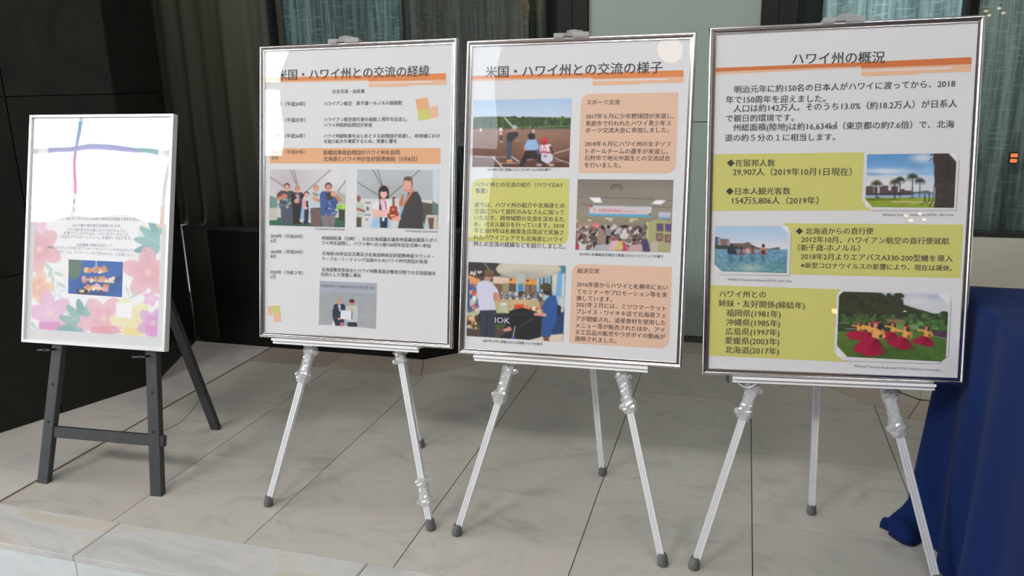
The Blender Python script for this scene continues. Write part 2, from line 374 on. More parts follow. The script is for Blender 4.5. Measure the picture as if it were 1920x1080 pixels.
# ---------------------------------------------------------------- black marble pillar on the left
def vpanel(a, b, z0, z1, name, m, parent, t=.02, gap=.0015, proud=0.0):
    """vertical stone panel on the line a-b; faces the right-hand side of a->b"""
    a, b = Vector(a), Vector(b); d = (b-a); L = d.length; d = d/L; n = Vector((d.y, -d.x))
    c = (a+b)/2; w = L/2-gap; e = .002; h0, h1 = z0+gap, z1-gap
    mb = MB(); k = -t; F = proud
    vs = [(-w, k, h0), (w, k, h0), (w, k, h1), (-w, k, h1), (-w, F-e, h0), (w, F-e, h0), (w, F-e, h1), (-w, F-e, h1),
          (-w+e, F, h0+e), (w-e, F, h0+e), (w-e, F, h1-e), (-w+e, F, h1-e)]
    zc = (z0+z1)/2
    vs = [(x, -y, z-zc) for x, y, z in vs]
    mb.add(vs, [(0, 3, 2, 1), (0, 1, 5, 4), (1, 2, 6, 5), (2, 3, 7, 6), (3, 0, 4, 7), (4, 5, 9, 8), (5, 6, 10, 9), (6, 7, 11, 10), (7, 4, 8, 11), (8, 9, 10, 11)])
    o = mb.build(name, m, parent); o.location = (c.x, c.y, zc); o.rotation_euler = (0, 0, math.atan2(d.y, d.x)); return o
PA = [(-2.80, 1.699), (-2.435, 2.655), (-2.64, 3.19)]
core = [(-2.82, 1.70), (-2.455, 2.66), (-2.66, 3.19), (-3.9, 3.19), (-3.9, 2.2)]
wl = MB().prism(core, LOW, CEIL).build('wall_left', M['base_line']); tag(wl, kind='structure')
zs = [0.0, .585, 1.236, 1.887, 2.538, 3.19]
dA = Vector(PA[1])-Vector(PA[0]); LA = dA.length; dA /= LA
for z0, z1 in zip(zs, zs[1:]):
    s0 = LA
    while s0 > .2:
        s1 = max(0, s0-.395); a = Vector(PA[0])+dA*s1; b = Vector(PA[0])+dA*s0
        vpanel(a, b, z0, z1, 'marble_panel', M['black_stone'], wl); s0 = s1
    vpanel(PA[1], PA[2], z0, z1, 'marble_panel', M['black_stone'], wl)

# ---------------------------------------------------------------- bay of glazing behind the easels
SEG = {'window_1': [(-2.64, 3.2), (-1.39, 3.2)], 'window_2': [(-1.39, 3.2), (-.86, 3.73)], 'window_3': [(.19, 3.73), (.72, 3.2)], 'window_4': [(.72, 3.2), (3.0, 3.2)]}
ZB = {'window_1': .585, 'window_2': .585, 'window_3': .665, 'window_4': .665}
TOPZ = 3.4
t2 = MB().prism([(-2.64, 3.225), (-1.40, 3.225), (-.865, 3.757), (-.865, 3.90), (-2.64, 3.90)], 0, .57).build('trim_2', M['base_line']); tag(t2, kind='structure')
vpanel((-2.64, 3.2), (-2.50, 3.2), .03, .585, 'corner_base_panel', M['corner_base'], t2, proud=.006)  # narrow corner panel in a slightly lighter tone than the base
for a, b in [(-2.50, -1.94), (-1.94, -1.39)]: vpanel((a, 3.2), (b, 3.2), 0.0, .585, 'base_panel', M['dark_base'], t2)
vpanel((-1.39, 3.2), (-.86, 3.73), 0.0, .585, 'base_panel', M['dark_base'], t2)
t3 = MB().prism([(.195, 3.757), (.73, 3.225), (3.0, 3.225), (3.0, 3.90), (.195, 3.90)], 0, .65).build('trim_3', M['base_line']); tag(t3, kind='structure')
vpanel((.19, 3.73), (.72, 3.2), 0.0, .665, 'base_panel', M['cream'], t3)
for a, b in [(.72, 1.5), (1.5, 2.3), (2.3, 3.0)]: vpanel((a, 3.2), (b, 3.2), 0.0, .665, 'base_panel', M['cream'], t3)

wb = MB().box((-.86, 3.76, 0), (.19, 3.90, TOPZ)).build('wall_back', M['base_line']); tag(wb, kind='structure')
for z0, z1 in [(.025, 1.053), (1.053, 2.08), (2.08, 3.4)]:
    vpanel((-.715, 3.735), (.045, 3.735), z0, z1, 'wall_panel', M['green_wall'], wb)
bb = MB().box((-.715, 3.722, 0.0), (.045, 3.737, .024)).build('baseboard_back', M['base_line']); tag(bb, kind='structure')

def window(name, curtains, post_at=()):
    a, b = Vector(SEG[name][0]), Vector(SEG[name][1]); d = b-a; L = d.length; d /= L
    ang = math.atan2(d.y, d.x); z0 = ZB[name]
    r = root(name, (a.x, a.y, z0), kind='structure'); r.rotation_euler = (0, 0, ang)
    H = TOPZ-z0
    MB().box((.004, .012, 0), (L-.004, .018, H)).build('pane', M['glass'], r)
    MB().box((.0, -.004, -.004), (L, .05, .012)).build('sill', M['steel'], r)
    for (s0, s1) in post_at:
        MB().box((s0, -.012, 0), (s1, .05, H)).build('post', M['post'], r)
    for (s0, s1, m, lab, cat) in curtains:
        vs = []; fs = []; uv = []
        nx = max(8, int((s1-s0)*90)); 
        for k in range(nx+1):
            s = s0+(s1-s0)*k/nx; off = .10+.012*math.sin(s*58)+.008*math.sin(s*31+1.3)
            for z in (0, H): p = (a.x+d.x*s-d.y*off, a.y+d.y*s+d.x*off, z0+z); vs.append(p); uv.append((s+a.x*3, z))
        fs = [(2*k, 2*k+2, 2*k+3, 2*k+1) for k in range(nx)]
        me = bpy.data.meshes.new('curtain'); c = Vector(((vs[0][0]+vs[-1][0])/2, (vs[0][1]+vs[-1][1])/2, z0))
        me.from_pydata([tuple(Vector(v)-c) for v in vs], [], fs); ul = me.uv_layers.new(name='UVMap')
        for lp in me.loops: ul.data[lp.index].uv = uv[lp.vertex_index]
        me.polygons.foreach_set('use_smooth', [True]*len(fs)); me.materials.append(m)
        o = bpy.data.objects.new('curtain', me); COL.objects.link(o); o.location = c
        sm = o.modifiers.new('thickness', 'SOLIDIFY'); sm.thickness = .003
        tag(o, lab, 'curtain')
window('window_1', [(-.25, .597, M['curtain_dark'], 'plain near-black drape behind the dark glass, right of the black marble pillar', 'curtain'),
                    (.605, 1.19, M['curtain_dim'], 'dim blue-grey lace curtain behind glass above the left tall poster', 'curtain')], [(.595, .607)])
window('window_2', [(.06, .72, M['curtain_olive'], 'dark olive lace curtain behind the angled glass left of the pale green wall', 'curtain')])
window('window_3', [(.03, .69, M['curtain_teal'], 'bright teal lace curtain behind the angled glass above the right tall poster', 'curtain')])
window('window_4', [(.06, 2.2, M['curtain_grey'], 'grey-green lace curtain behind glass beyond the blue-clothed table', 'curtain')], [(-.006, .006)])
for (x0, x1) in [(-.853, -.715), (.045, .183)]:
    MB().box((x0, 3.70, 0), ((x0+x1)/2-.001, 3.76, TOPZ)).build('window_post', M['post'], wb); MB().box(((x0+x1)/2+.001, 3.705, 0), (x1, 3.76, TOPZ)).build('window_post', M['post'], wb)
# closing wall behind the curtains
bk = MB().box((ROOM_L, 4.1, LOW), (ROOM_R, 4.2, CEIL)).build('wall_rear', M['base_line']); tag(bk, kind='structure')
sf = MB().prism([(-2.64, 3.2), (-1.39, 3.2), (-.86, 3.73), (.19, 3.73), (.72, 3.2), (3.0, 3.2), (3.0, 4.1), (-2.64, 4.1)], TOPZ, CEIL).build('wall_bulkhead', M['plaster']); tag(sf, kind='structure')

# ---------------------------------------------------------------- lobby the easels look out to
c_ = MB().box((ROOM_L, ROOM_F, CEIL), (ROOM_R, 4.2, CEIL+.1)).build('ceiling', M['ceil']); tag(c_, kind='structure')
wv0, wv1, wz0, wz1 = WEST
o = MB().box((ROOM_L-.1, ROOM_F-.2, LOW), (ROOM_L, wv0, CEIL)).box((ROOM_L-.1, wv1, LOW), (ROOM_L, 4.2, CEIL)).box((ROOM_L-.1, wv0, LOW), (ROOM_L, wv1, wz0)).box((ROOM_L-.1, wv0, wz1), (ROOM_L, wv1, CEIL)).build('wall_west', M['plaster']); tag(o, kind='structure')
r = root('window_7', (ROOM_L-.05, wv0, wz0), kind='structure'); mb = MB()  # unseen window added to bring side daylight onto the posters
for k in range(5): mb.box((-.04, (wv1-wv0)*k/4-.03, 0), (.04, (wv1-wv0)*k/4+.03, wz1-wz0))
for z in (0, 2.2, wz1-wz0): mb.box((-.035, 0, z-.03), (.035, wv1-wv0, z+.03))
mb.build('window_frame', M['steel'], r)
MB().box((-.004, 0, 0), (.004, wv1-wv0, wz1-wz0)).build('pane', M['lobby_glass'], r)
o = MB().box((ROOM_R, ROOM_F-.2, LOW), (ROOM_R+.1, 4.2, CEIL)).build('wall_right', M['plaster']); tag(o, kind='structure')
o = MB().box((3.0, 3.2, LOW), (ROOM_R, 3.3, CEIL)).build('wall_bay_right', M['plaster']); tag(o, kind='structure')
o = MB().box((ROOM_L, 3.1, LOW), (-3.9, 3.2, CEIL)).build('wall_bay_left', M['wood']); tag(o, kind='structure')
wf = MB()
xs = [ROOM_L]+[v for w in WINS for v in w[:2]]+[ROOM_R]
for i in range(0, len(xs), 2): wf.box((xs[i], ROOM_F-.2, LOW), (xs[i+1], ROOM_F, CEIL))
for a, b, c, d in WINS: wf.box((a, ROOM_F-.2, LOW), (b, ROOM_F, c)); wf.box((a, ROOM_F-.2, d), (b, ROOM_F, CEIL))
o = wf.build('wall_front', M['wood']); tag(o, kind='structure')
for i, (a, b, c, d) in enumerate(WINS):
    r = root('window_%d' % (5+i), (a, ROOM_F-.1, c), kind='structure')
    nx = max(1, round((b-a)/1.3)); mb = MB(); t = .035
    for k in range(nx+1):
        x = (b-a)*k/nx; mb.box((x-t, -.04, 0), (x+t, .04, d-c))
    for z in (0, (d-c)*.42, d-c): mb.box((0, -.035, z-t), (b-a, .035, z+t))
    mb.build('window_frame', M['steel'], r)
    MB().box((0, -.004, 0), (b-a, .004, d-c)).build('pane', M['lobby_glass'] if i == 0 else M['tinted_glass'], r)

# ---------------------------------------------------------------- lettering, colour panels and picture places (millimetres on each sheet)
TEXTS = [
 (1,57.0,784.7,536.1,783.3,"米国・ハワイ州との交流の経緯"),
 (1,236.1,733.4,338.7,731.9,"主な交流・出来事"),
 (1,30.3,700.6,149.5,699.6,"2012年（平成24年）"),
 (1,30.4,654.0,149.7,652.7,"2013年（平成25年）"),
 (1,41.0,637.5,64.8,637.2,"5月"),
 (1,30.5,606.8,147.4,606.2,"2014年（平成26年）"),
 (1,46.9,592.7,55.9,592.6,"月"),
 (1,37.5,559.5,147.6,559.1,"2017年（平成29年）"),
 (1,38.6,543.1,58.7,543.1,"5月"),
 (1,210.0,698.9,455.4,696.8,"ハワイアン航空　新千歳ーホノルル線就航"),
 (1,210.3,652.8,474.8,650.3,"ハワイアン航空直行便の就航１周年を記念し、"),
 (1,210.4,636.8,363.0,635.3,"ハワイ州政府訪問団が来道"),
 (1,210.1,605.2,570.8,602.3,"ハワイ州副知事をはじめとする訪問団が来道し、両地域におけ"),
 (1,210.2,590.0,439.4,588.3,"る協力拡大を確認するため、覚書に署名"),
 (1,208.9,557.0,449.6,556.4,"高橋知事他訪問団がハワイ州を訪問"),
 (1,209.1,538.6,502.9,538.0,"北海道とハワイ州が友好提携締結（5月8日）"),
 (1,185.2,333.7,280.0,333.8,"© Hokkaido Club Hawaii"),
 (1,471.2,333.1,568.4,333.4,"© Hokkaido Club Hawaii"),
 (1,35.3,308.8,143.7,309.4,"2018年（平成30年）"),
 (1,35.3,294.1,53.0,294.5,"6月"),
 (1,35.4,261.2,144.0,263.3,"2018年（平成30年）"),
 (1,35.4,247.4,52.6,247.9,"8月"),
 (1,33.9,200.1,144.3,200.5,"2020年（令和２年）"),
 (1,35.6,185.3,51.7,185.4,"1月"),
 (1,206.1,306.1,567.9,308.3,"阿部副知事（当時）、大谷北海道議会議長他道議会議員らがハ"),
 (1,206.2,292.1,548.1,292.0,"ワイ州を訪問し、ハワイ州への入植150周年記念式典へ参加"),
 (1,206.4,261.3,557.7,261.7,"北海道150年記念式典及び北海道姉妹友好提携地域ラウンド・"),
 (1,206.5,245.4,539.3,246.2,"テーブル・ミーティング出席のためハワイ州代表団が来道"),
 (1,205.7,213.4,564.7,213.6,"北海道教育委員会とハワイ州教育局が教育分野での交流促進を"),
 (1,204.7,198.8,331.9,199.6,"目的とした覚書に署名"),
 (2,55.8,784.4,536.2,784.8,"米国・ハワイ州との交流の様子"),
 (2,68.7,517.7,248.5,518.7,"2018年６月に実施したソフトボール大会の様子"),
 (2,340.2,698.0,428.5,697.0,"スポーツ交流"),
 (2,339.4,660.9,571.4,659.1,"2017年６月に少年野球団が来道し、"),
 (2,339.2,641.9,564.2,640.6,"恵庭市で行われたハワイ青少年ス"),
 (2,339.8,623.7,559.5,623.0,"ポーツ交流大会に参加しました。"),
 (2,339.4,587.8,565.2,586.7,"2018年６月にハワイ州の女子ソフ"),
 (2,342.7,568.3,559.7,567.3,"トボールチームの選手が来道し、"),
 (2,339.9,550.0,565.5,549.6,"石狩市で地元中高生との交流試合"),
 (2,340.5,531.3,437.9,531.3,"を行いました。"),
 (2,34.4,476.4,283.7,477.2,"ハワイ州との交流の紹介（ハワイDAY"),
 (2,35.0,458.8,70.5,458.8,"事業）"),
 (2,34.2,420.0,289.7,421.8,"道では、ハワイ州の紹介や北海道との"),
 (2,34.7,402.2,289.3,403.6,"交流について道民のみなさんに知って"),
 (2,35.3,384.4,289.5,384.9,"いただき、両地域間の交流を深めるた"),
 (2,34.8,366.1,290.1,367.6,"め、パネル展示を行っています。2018"),
 (2,35.3,348.8,289.8,348.8,"年と2019年は札幌東急百貨店で実施さ"),
 (2,34.8,330.4,288.0,330.0,"れたハワイフェアでも北海道とハワイ"),
 (2,34.3,312.0,296.0,311.0,"州との交流の経緯などを紹介しました。"),
 (2,334.7,292.4,559.3,292.7,"2019年に札幌東急百貨店で実施されたハワイフェアの様子"),
 (2,70.6,41.3,242.0,41.3,"2021年２月に実施された北海道フェアの様子"),
 (2,331.5,247.1,390.4,247.9,"経済交流"),
 (2,331.3,210.5,573.7,211.4,"2016年度からハワイと札幌市におい"),
 (2,332.1,190.8,572.6,192.1,"てセミナーやプロモーション等を実"),
 (2,331.2,172.9,428.2,173.6,"施しています。"),
 (2,330.9,155.4,571.3,156.4,"2021年２月には、ミツワマーケット"),
 (2,332.5,136.7,571.2,137.6,"プレイス・ワイキキ店で北海道フェ"),
 (2,332.3,117.3,571.5,118.3,"アが開催され、道産食材を使用した"),
 (2,331.9,98.8,569.5,99.3,"メニュー等が販売されたほか、アイ"),
 (2,331.6,80.4,572.1,81.5,"ヌ工芸品の販売やウポポイの動画が"),
 (2,331.3,62.9,444.3,62.9,"放映されました。"),
 (3,197.7,789.1,407.1,784.3,"ハワイ州の概況"),
 (3,63.0,720.0,563.9,718.0,"明治元年に約150名の日本人がハワイに渡ってから、2018"),
 (3,43.8,695.8,277.7,692.0,"年で150周年を迎えました。"),
 (3,62.8,673.6,570.4,671.7,"人口は約142万人。そのうち13.0%（約18.2万人）が日系人"),
 (3,44.9,650.1,205.9,648.4,"で親日的環境です。"),
 (3,63.1,627.5,566.6,624.1,"州総面積(陸地)は約16,634㎢（東京都の約7.6倍）で、北海"),
 (3,43.7,602.4,303.2,599.4,"道の約５分の１に相当します。"),
 (3,49.9,540.4,165.1,538.8,"◆在留邦人数"),
 (3,64.9,517.8,343.8,515.5,"29,907人（2019年10月1日現在）"),
 (3,49.3,470.1,203.6,469.5,"◆日本人観光客数"),
 (3,65.3,446.9,269.8,446.0,"154万5,806人（2019年）"),
 (3,418.8,411.4,576.2,411.3,"©Hawaii Tourism Authority (HTA) / Ben Ono"),
 (3,219.4,370.7,399.2,371.4,"◆ 北海道からの直行便"),
 (3,233.4,350.3,570.0,347.8,"2012年10月、ハワイアン航空の直行便就航"),
 (3,226.1,329.8,370.2,329.5,"（新千歳-ホノルル）"),
 (3,233.5,307.9,579.5,306.0,"2018年2月よりエアバスA330-200型機を導入"),
 (3,234.2,285.9,579.5,283.0,"※新型コロナウイルスの影響により、現在は運休。"),
 (3,59.1,248.4,214.2,246.2,"©Hawaii Tourism Authority (HTA) / Ben Ono"),
 (3,39.2,210.1,152.8,210.5,"ハワイ州との"),
 (3,38.4,186.5,247.4,184.5,"姉妹・友好関係(締結年)"),
 (3,58.0,161.8,190.0,161.3,"福岡県(1981年)"),
 (3,58.1,138.1,189.4,137.9,"沖縄県(1985年)"),
 (3,57.3,114.3,188.7,114.4,"広島県(1997年)"),
 (3,57.0,90.5,189.0,90.9,"愛媛県(2003年)"),
 (3,57.1,66.6,188.9,66.4,"北海道(2017年)"),
 (3,368.0,36.7,564.9,33.6,"©Hawaii Tourism Authority (HTA) / Nicholas Tomasello"),
 (0,127.5,465.6,310.6,466.4,"2021年５月１日（土）"),
 (0,176.1,441.6,334.7,443.1,"23:59まで（日本時間）"),
 (0,82.1,409.8,449.8,414.1,"ハワイ州は、2021年５月８日に北海道と姉妹友好提携４周年を迎えます。"),
 (0,173.8,388.6,360.0,390.8,"コロナ禍で海外旅行が制限される中、"),
 (0,153.5,374.5,380.7,376.3,"ハワイ旅行気分をお楽しみいただけるように、"),
 (0,144.5,363.0,388.6,364.7,"札幌プリンスホテルは、ハワイをテーマにした"),
 (0,129.8,350.5,400.0,352.5,"「天空のアフタヌーンティー」を提供しております。"),
 (0,195.5,325.9,330.6,327.6,"友好提携４周年を記念して、"),
 (0,81.5,315.2,454.2,314.1,"素敵なプレゼントが当たるアンケートキャンペーンを行わせていただきます"),
 (0,110.9,301.6,423.2,299.8,"つきましては、アンケートへのご協力のうえ、ご応募ください。"),
]
PANELS = [
("orange",1,[(9.5,779.5),(350.5,776.8),(585.1,775.8),(586.4,758.3),(350.7,759.8),(350.6,764.3),(9.5,768.8)]),
("pale_orange",1,[(9.5,768.4),(350.7,763.8),(350.7,760.7),(9.5,763.7)]),
("pale_orange",1,[(350.7,759.4),(586.8,757.9),(587.5,744.4),(474.9,744.6),(474.9,741.5),(351.9,743.2)]),
("white",1,[(352.2,757.1),(546.0,755.1),(546.1,752.0),(352.2,753.9)]),
("orange",2,[(15.1,775.6),(352.7,775.6),(589.7,776.7),(591.6,759.9),(353.3,760.5),(353.1,764.8),(14.4,766.7)]),
("pale_orange",2,[(14.4,766.3),(353.1,764.4),(353.2,761.0),(14.1,761.8)]),
("pale_orange",2,[(353.3,760.1),(591.2,759.5),(591.9,744.5),(479.7,745.3),(479.8,742.3),(354.8,742.5)]),
("white",2,[(355.1,757.1),(549.9,756.3),(550.0,753.0),(355.3,753.6)]),
("deep_orange",3,[(15.9,774.4),(355.2,775.2),(595.8,777.6),(596.6,761.8),(355.7,761.2),(355.6,765.7),(15.7,765.5)]),
("pale_orange",3,[(15.7,765.1),(355.6,765.2),(355.7,762.1),(15.8,759.0)]),
("pale_orange",3,[(355.8,760.7),(595.8,761.4),(596.7,744.2),(484.2,744.8),(484.3,742.1),(356.5,742.2)]),
("white",3,[(357.2,756.6),(554.5,756.4),(554.7,752.8),(357.4,752.6)]),
("band_orange",1,[(31.1,571.3),(572.8,568.3),(573.6,524.1),(31.2,525.8)]),
("band_orange",1,[(494.6,705.3),(531.6,710.7),(537.8,681.5),(501.3,676.4)]),
("yellow",1,[(501.3,676.0),(535.9,681.1),(540.7,650.2),(506.0,645.4)]),
("pale_orange",1,[(538.3,682.0),(561.4,686.4),(566.6,656.9),(541.6,651.5)]),
("pale_orange",1,[(25.0,94.6),(40.6,97.2),(42.8,68.9),(27.7,67.2)]),
("yellow",1,[(41.1,97.7),(66.3,100.3),(69.6,77.4),(43.9,74.7)]),
("pale_orange",1,[(44.9,73.8),(69.6,76.4),(71.8,50.1),(48.2,47.5)]),
("R1peach",2,[(324.8,720.7),(579.6,720.1),(581.7,510.7),(324.0,509.9)]),
("R1yellow",2,[(24.4,493.5),(300.1,494.9),(303.8,315.7),(21.0,318.7)]),
("R1peach",2,[(316.2,265.4),(582.0,266.4),(583.1,49.7),(315.1,49.3)]),
("yellow",3,[(15.7,562.9),(370.4,561.8),(369.7,449.8),(395.8,422.2),(15.7,421.0)]),
("yellow",3,[(187.3,390.7),(598.7,387.7),(598.8,259.3),(210.5,263.1),(209.3,369.3)]),
("yellow",3,[(16.4,232.3),(330.9,227.6),(320.5,214.3),(319.6,84.7),(353.0,50.3),(362.0,45.5),(14.0,49.9)]),
]
PHOTOS = {
 'group_five':(1,[(33.2,507.9),(281.9,507.9),(279.6,339.2),(30.6,341.0)],[(55,68),(1335,70),(1315,1048),(40,1010)]),
 'ukulele':(1,[(318.0,508.3),(570.1,506.4),(569.3,339.9),(316.5,340.5)],[(83,65),(1410,78),(1390,1035),(67,1003)]),
 'signing':(1,[(199.8,179.7),(383.2,178.9),(381.5,44.6),(197.2,48.1)],[(95,65),(1195,115),(1175,998),(75,913)]),
 'softball':(2,[(23.6,708.6),(298.5,709.7),(298.6,525.3),(24.5,525.0)],[(60,60),(1425,30),(1392,995),(38,990)]),
 'fair':(2,[(323.4,493.4),(576.7,494.0),(576.2,304.3),(323.5,303.5)],[(92,42),(1345,50),(1303,1000),(60,965)]),
 'market':(2,[(21.4,260.2),(299.3,259.5),(298.8,50.7),(21.5,51.6)],[(53,40),(1250,87),(1215,1025),(28,948)]),
 'park':(3,[(377.5,556.7),(575.5,556.2),(576.1,427.4),(378.1,429.8)],[(135,78),(1530,60),(1487,912),(103,900)]),
 'surfers':(3,[(25.2,383.3),(202.3,382.6),(201.1,265.8),(25.2,268.6)],[(100,78),(1340,85),(1305,875),(82,840)]),
 'hula':(3,[(326.5,222.0),(575.7,220.1),(576.6,54.6),(326.4,59.2)],[(92,45),(1482,80),(1440,935),(58,865)]),
 'tea':(0,[(166.4,277.7),(371.4,276.8),(372.8,164.1),(169.4,167.0)],[(277,662),(497,672),(493,815),(275,800)]),
 'floral':(0,[(34.1,729.0),(509.7,719.9),(508.3,44.0),(27.6,45.3)],[(160,100),(672,108),(637,977),(122,942)]),
}

# ---------------------------------------------------------------- pictures printed on the posters
class Paint:
    """flat pictures laid down as coloured shapes on a fine vertex grid; X, Y are coordinates inside the picture"""
    def __init__(s, corners, nx, ny):
        s.nx, s.ny = nx, ny; (ax, ay), (bx, by), (cx, cy), (dx, dy) = corners
        off = [(-.25, -.25), (.25, -.25), (-.25, .25), (.25, .25)]
        X = []; Y = []
        for ox, oy in off:
            u = (np.arange(nx)[None, :]+ox)/(nx-1)*np.ones((ny, 1)); v = (np.arange(ny)[:, None]+oy)/(ny-1)*np.ones((1, nx))
            X.append((ax*(1-u)+bx*u)*(1-v)+(dx*(1-u)+cx*u)*v); Y.append((ay*(1-u)+by*u)*(1-v)+(dy*(1-u)+cy*u)*v)
        s.X = np.array(X); s.Y = np.array(Y); s.C = np.ones(s.X.shape+(3,))*220.0; s.rng = np.random.RandomState(7)
    def put(s, mask, c, a=1.0):
        w = (mask*a)[..., None]; s.C = s.C*(1-w)+np.array(c, float)*w; return s
    def P(s, pts, c, a=1.0):
        m = np.zeros(s.X.shape, bool); n = len(pts)
        for i in range(n):
            x0, y0 = pts[i-1]; x1, y1 = pts[i]
            if y0 == y1: continue
            m ^= ((s.Y >= min(y0, y1)) & (s.Y < max(y0, y1)) & (s.X < x0+(s.Y-y0)*(x1-x0)/(y1-y0)))
        return s.put(m, c, a)
    def E(s, cx, cy, rx, ry, c, rot=0, a=1.0):
        t = math.radians(rot); dx, dy = s.X-cx, s.Y-cy
        return s.put(((dx*math.cos(t)+dy*math.sin(t))/rx)**2+((-dx*math.sin(t)+dy*math.cos(t))/ry)**2 < 1, c, a)
    def soft(s, cx, cy, rx, ry, c, a=.6, rot=0):
        t = math.radians(rot); dx, dy = s.X-cx, s.Y-cy
        q = ((dx*math.cos(t)+dy*math.sin(t))/rx)**2+((-dx*math.sin(t)+dy*math.cos(t))/ry)**2
        return s.put(np.exp(-q*1.2), c, a)
    def L(s, x0, y0, x1, y1, w, c, a=1.0):
        dx, dy = x1-x0, y1-y0; l2 = dx*dx+dy*dy or 1; t = np.clip(((s.X-x0)*dx+(s.Y-y0)*dy)/l2, 0, 1)
        return s.put((s.X-x0-t*dx)**2+(s.Y-y0-t*dy)**2 < (w/2)**2, c, a)
    def G(s, y0, y1, c0, c1, x0=-1e9, x1=1e9):
        t = np.clip((s.Y-y0)/(y1-y0), 0, 1)[..., None]; col = np.array(c0)*(1-t)+np.array(c1)*t
        m = ((s.Y >= y0) & (s.Y <= y1) & (s.X >= x0) & (s.X <= x1))[..., None]; s.C = np.where(m, col, s.C); return s
    def N(s, amp, n=24, x0=-1e9, y0=-1e9, x1=1e9, y1=1e9, aniso=1.0, tint=(1, 1, 1)):
        gx, gy = n, max(2, int(n*aniso)); g = s.rng.rand(gy+2, gx+2)-.5
        u = np.linspace(0, gx, s.nx); v = np.linspace(0, gy, s.ny); iu = u.astype(int); iv = v.astype(int); fu = u-iu; fv = (v-iv)[:, None]
        a = g[iv][:, iu]*(1-fu)+g[iv][:, iu+1]*fu; b = g[iv+1][:, iu]*(1-fu)+g[iv+1][:, iu+1]*fu; f = a*(1-fv)+b*fv
        m = ((s.X >= x0) & (s.X <= x1) & (s.Y >= y0) & (s.Y <= y1))
        s.C = s.C+(f[None]*m*amp)[..., None]*np.array(tint); return s
    def dots(s, n, x0, y0, x1, y1, r, cols, a=1.0):
        for _ in range(n):
            c = cols[s.rng.randint(len(cols))]; k = r*(.5+s.rng.rand()); s.E(x0+(x1-x0)*s.rng.rand(), y0+(y1-y0)*s.rng.rand(), k, k*(.5+.6*s.rng.rand()), c, s.rng.rand()*180, a)
        return s
    def person(s, x, y, r, skin, hair, top, bot=None, w=2.6, hb=0, hip=6.2, foot=10, hw=1.0):
        s.P([(x-w*.45*r, y+1.2*r), (x+w*.45*r, y+1.2*r), (x+w*.62*r, y+2.2*r), (x+w*.55*r, y+hip*r), (x-w*.55*r, y+hip*r), (x-w*.62*r, y+2.2*r)], top)
        if bot: s.P([(x-w*.5*r, y+hip*r), (x+w*.5*r, y+hip*r), (x+w*.42*r, y+foot*r), (x-w*.42*r, y+foot*r)], bot)
        s.E(x, y-.15*r, 1.0*r*hw, 1.15*r, hair); s.P([(x-.35*r, y+.8*r), (x+.35*r, y+.8*r), (x+.4*r, y+1.5*r), (x-.4*r, y+1.5*r)], skin)
        s.E(x, y+.15*r+hb, .82*r, 1.0*r, skin); return s
    def colours(s):
        c = np.clip(s.C.mean(0), 0, 255)/255
        for ax in (0, 1):                                  # the slight softness of a printed snapshot
            q = np.concatenate([np.take(c, [0], ax), c, np.take(c, [-1], ax)], ax); n = c.shape[ax]
            c = np.take(q, range(0, n), ax)*.25+c*.5+np.take(q, range(2, n+2), ax)*.25
        return np.where(c <= .04045, c/12.92, ((c+.055)/1.055)**2.4)

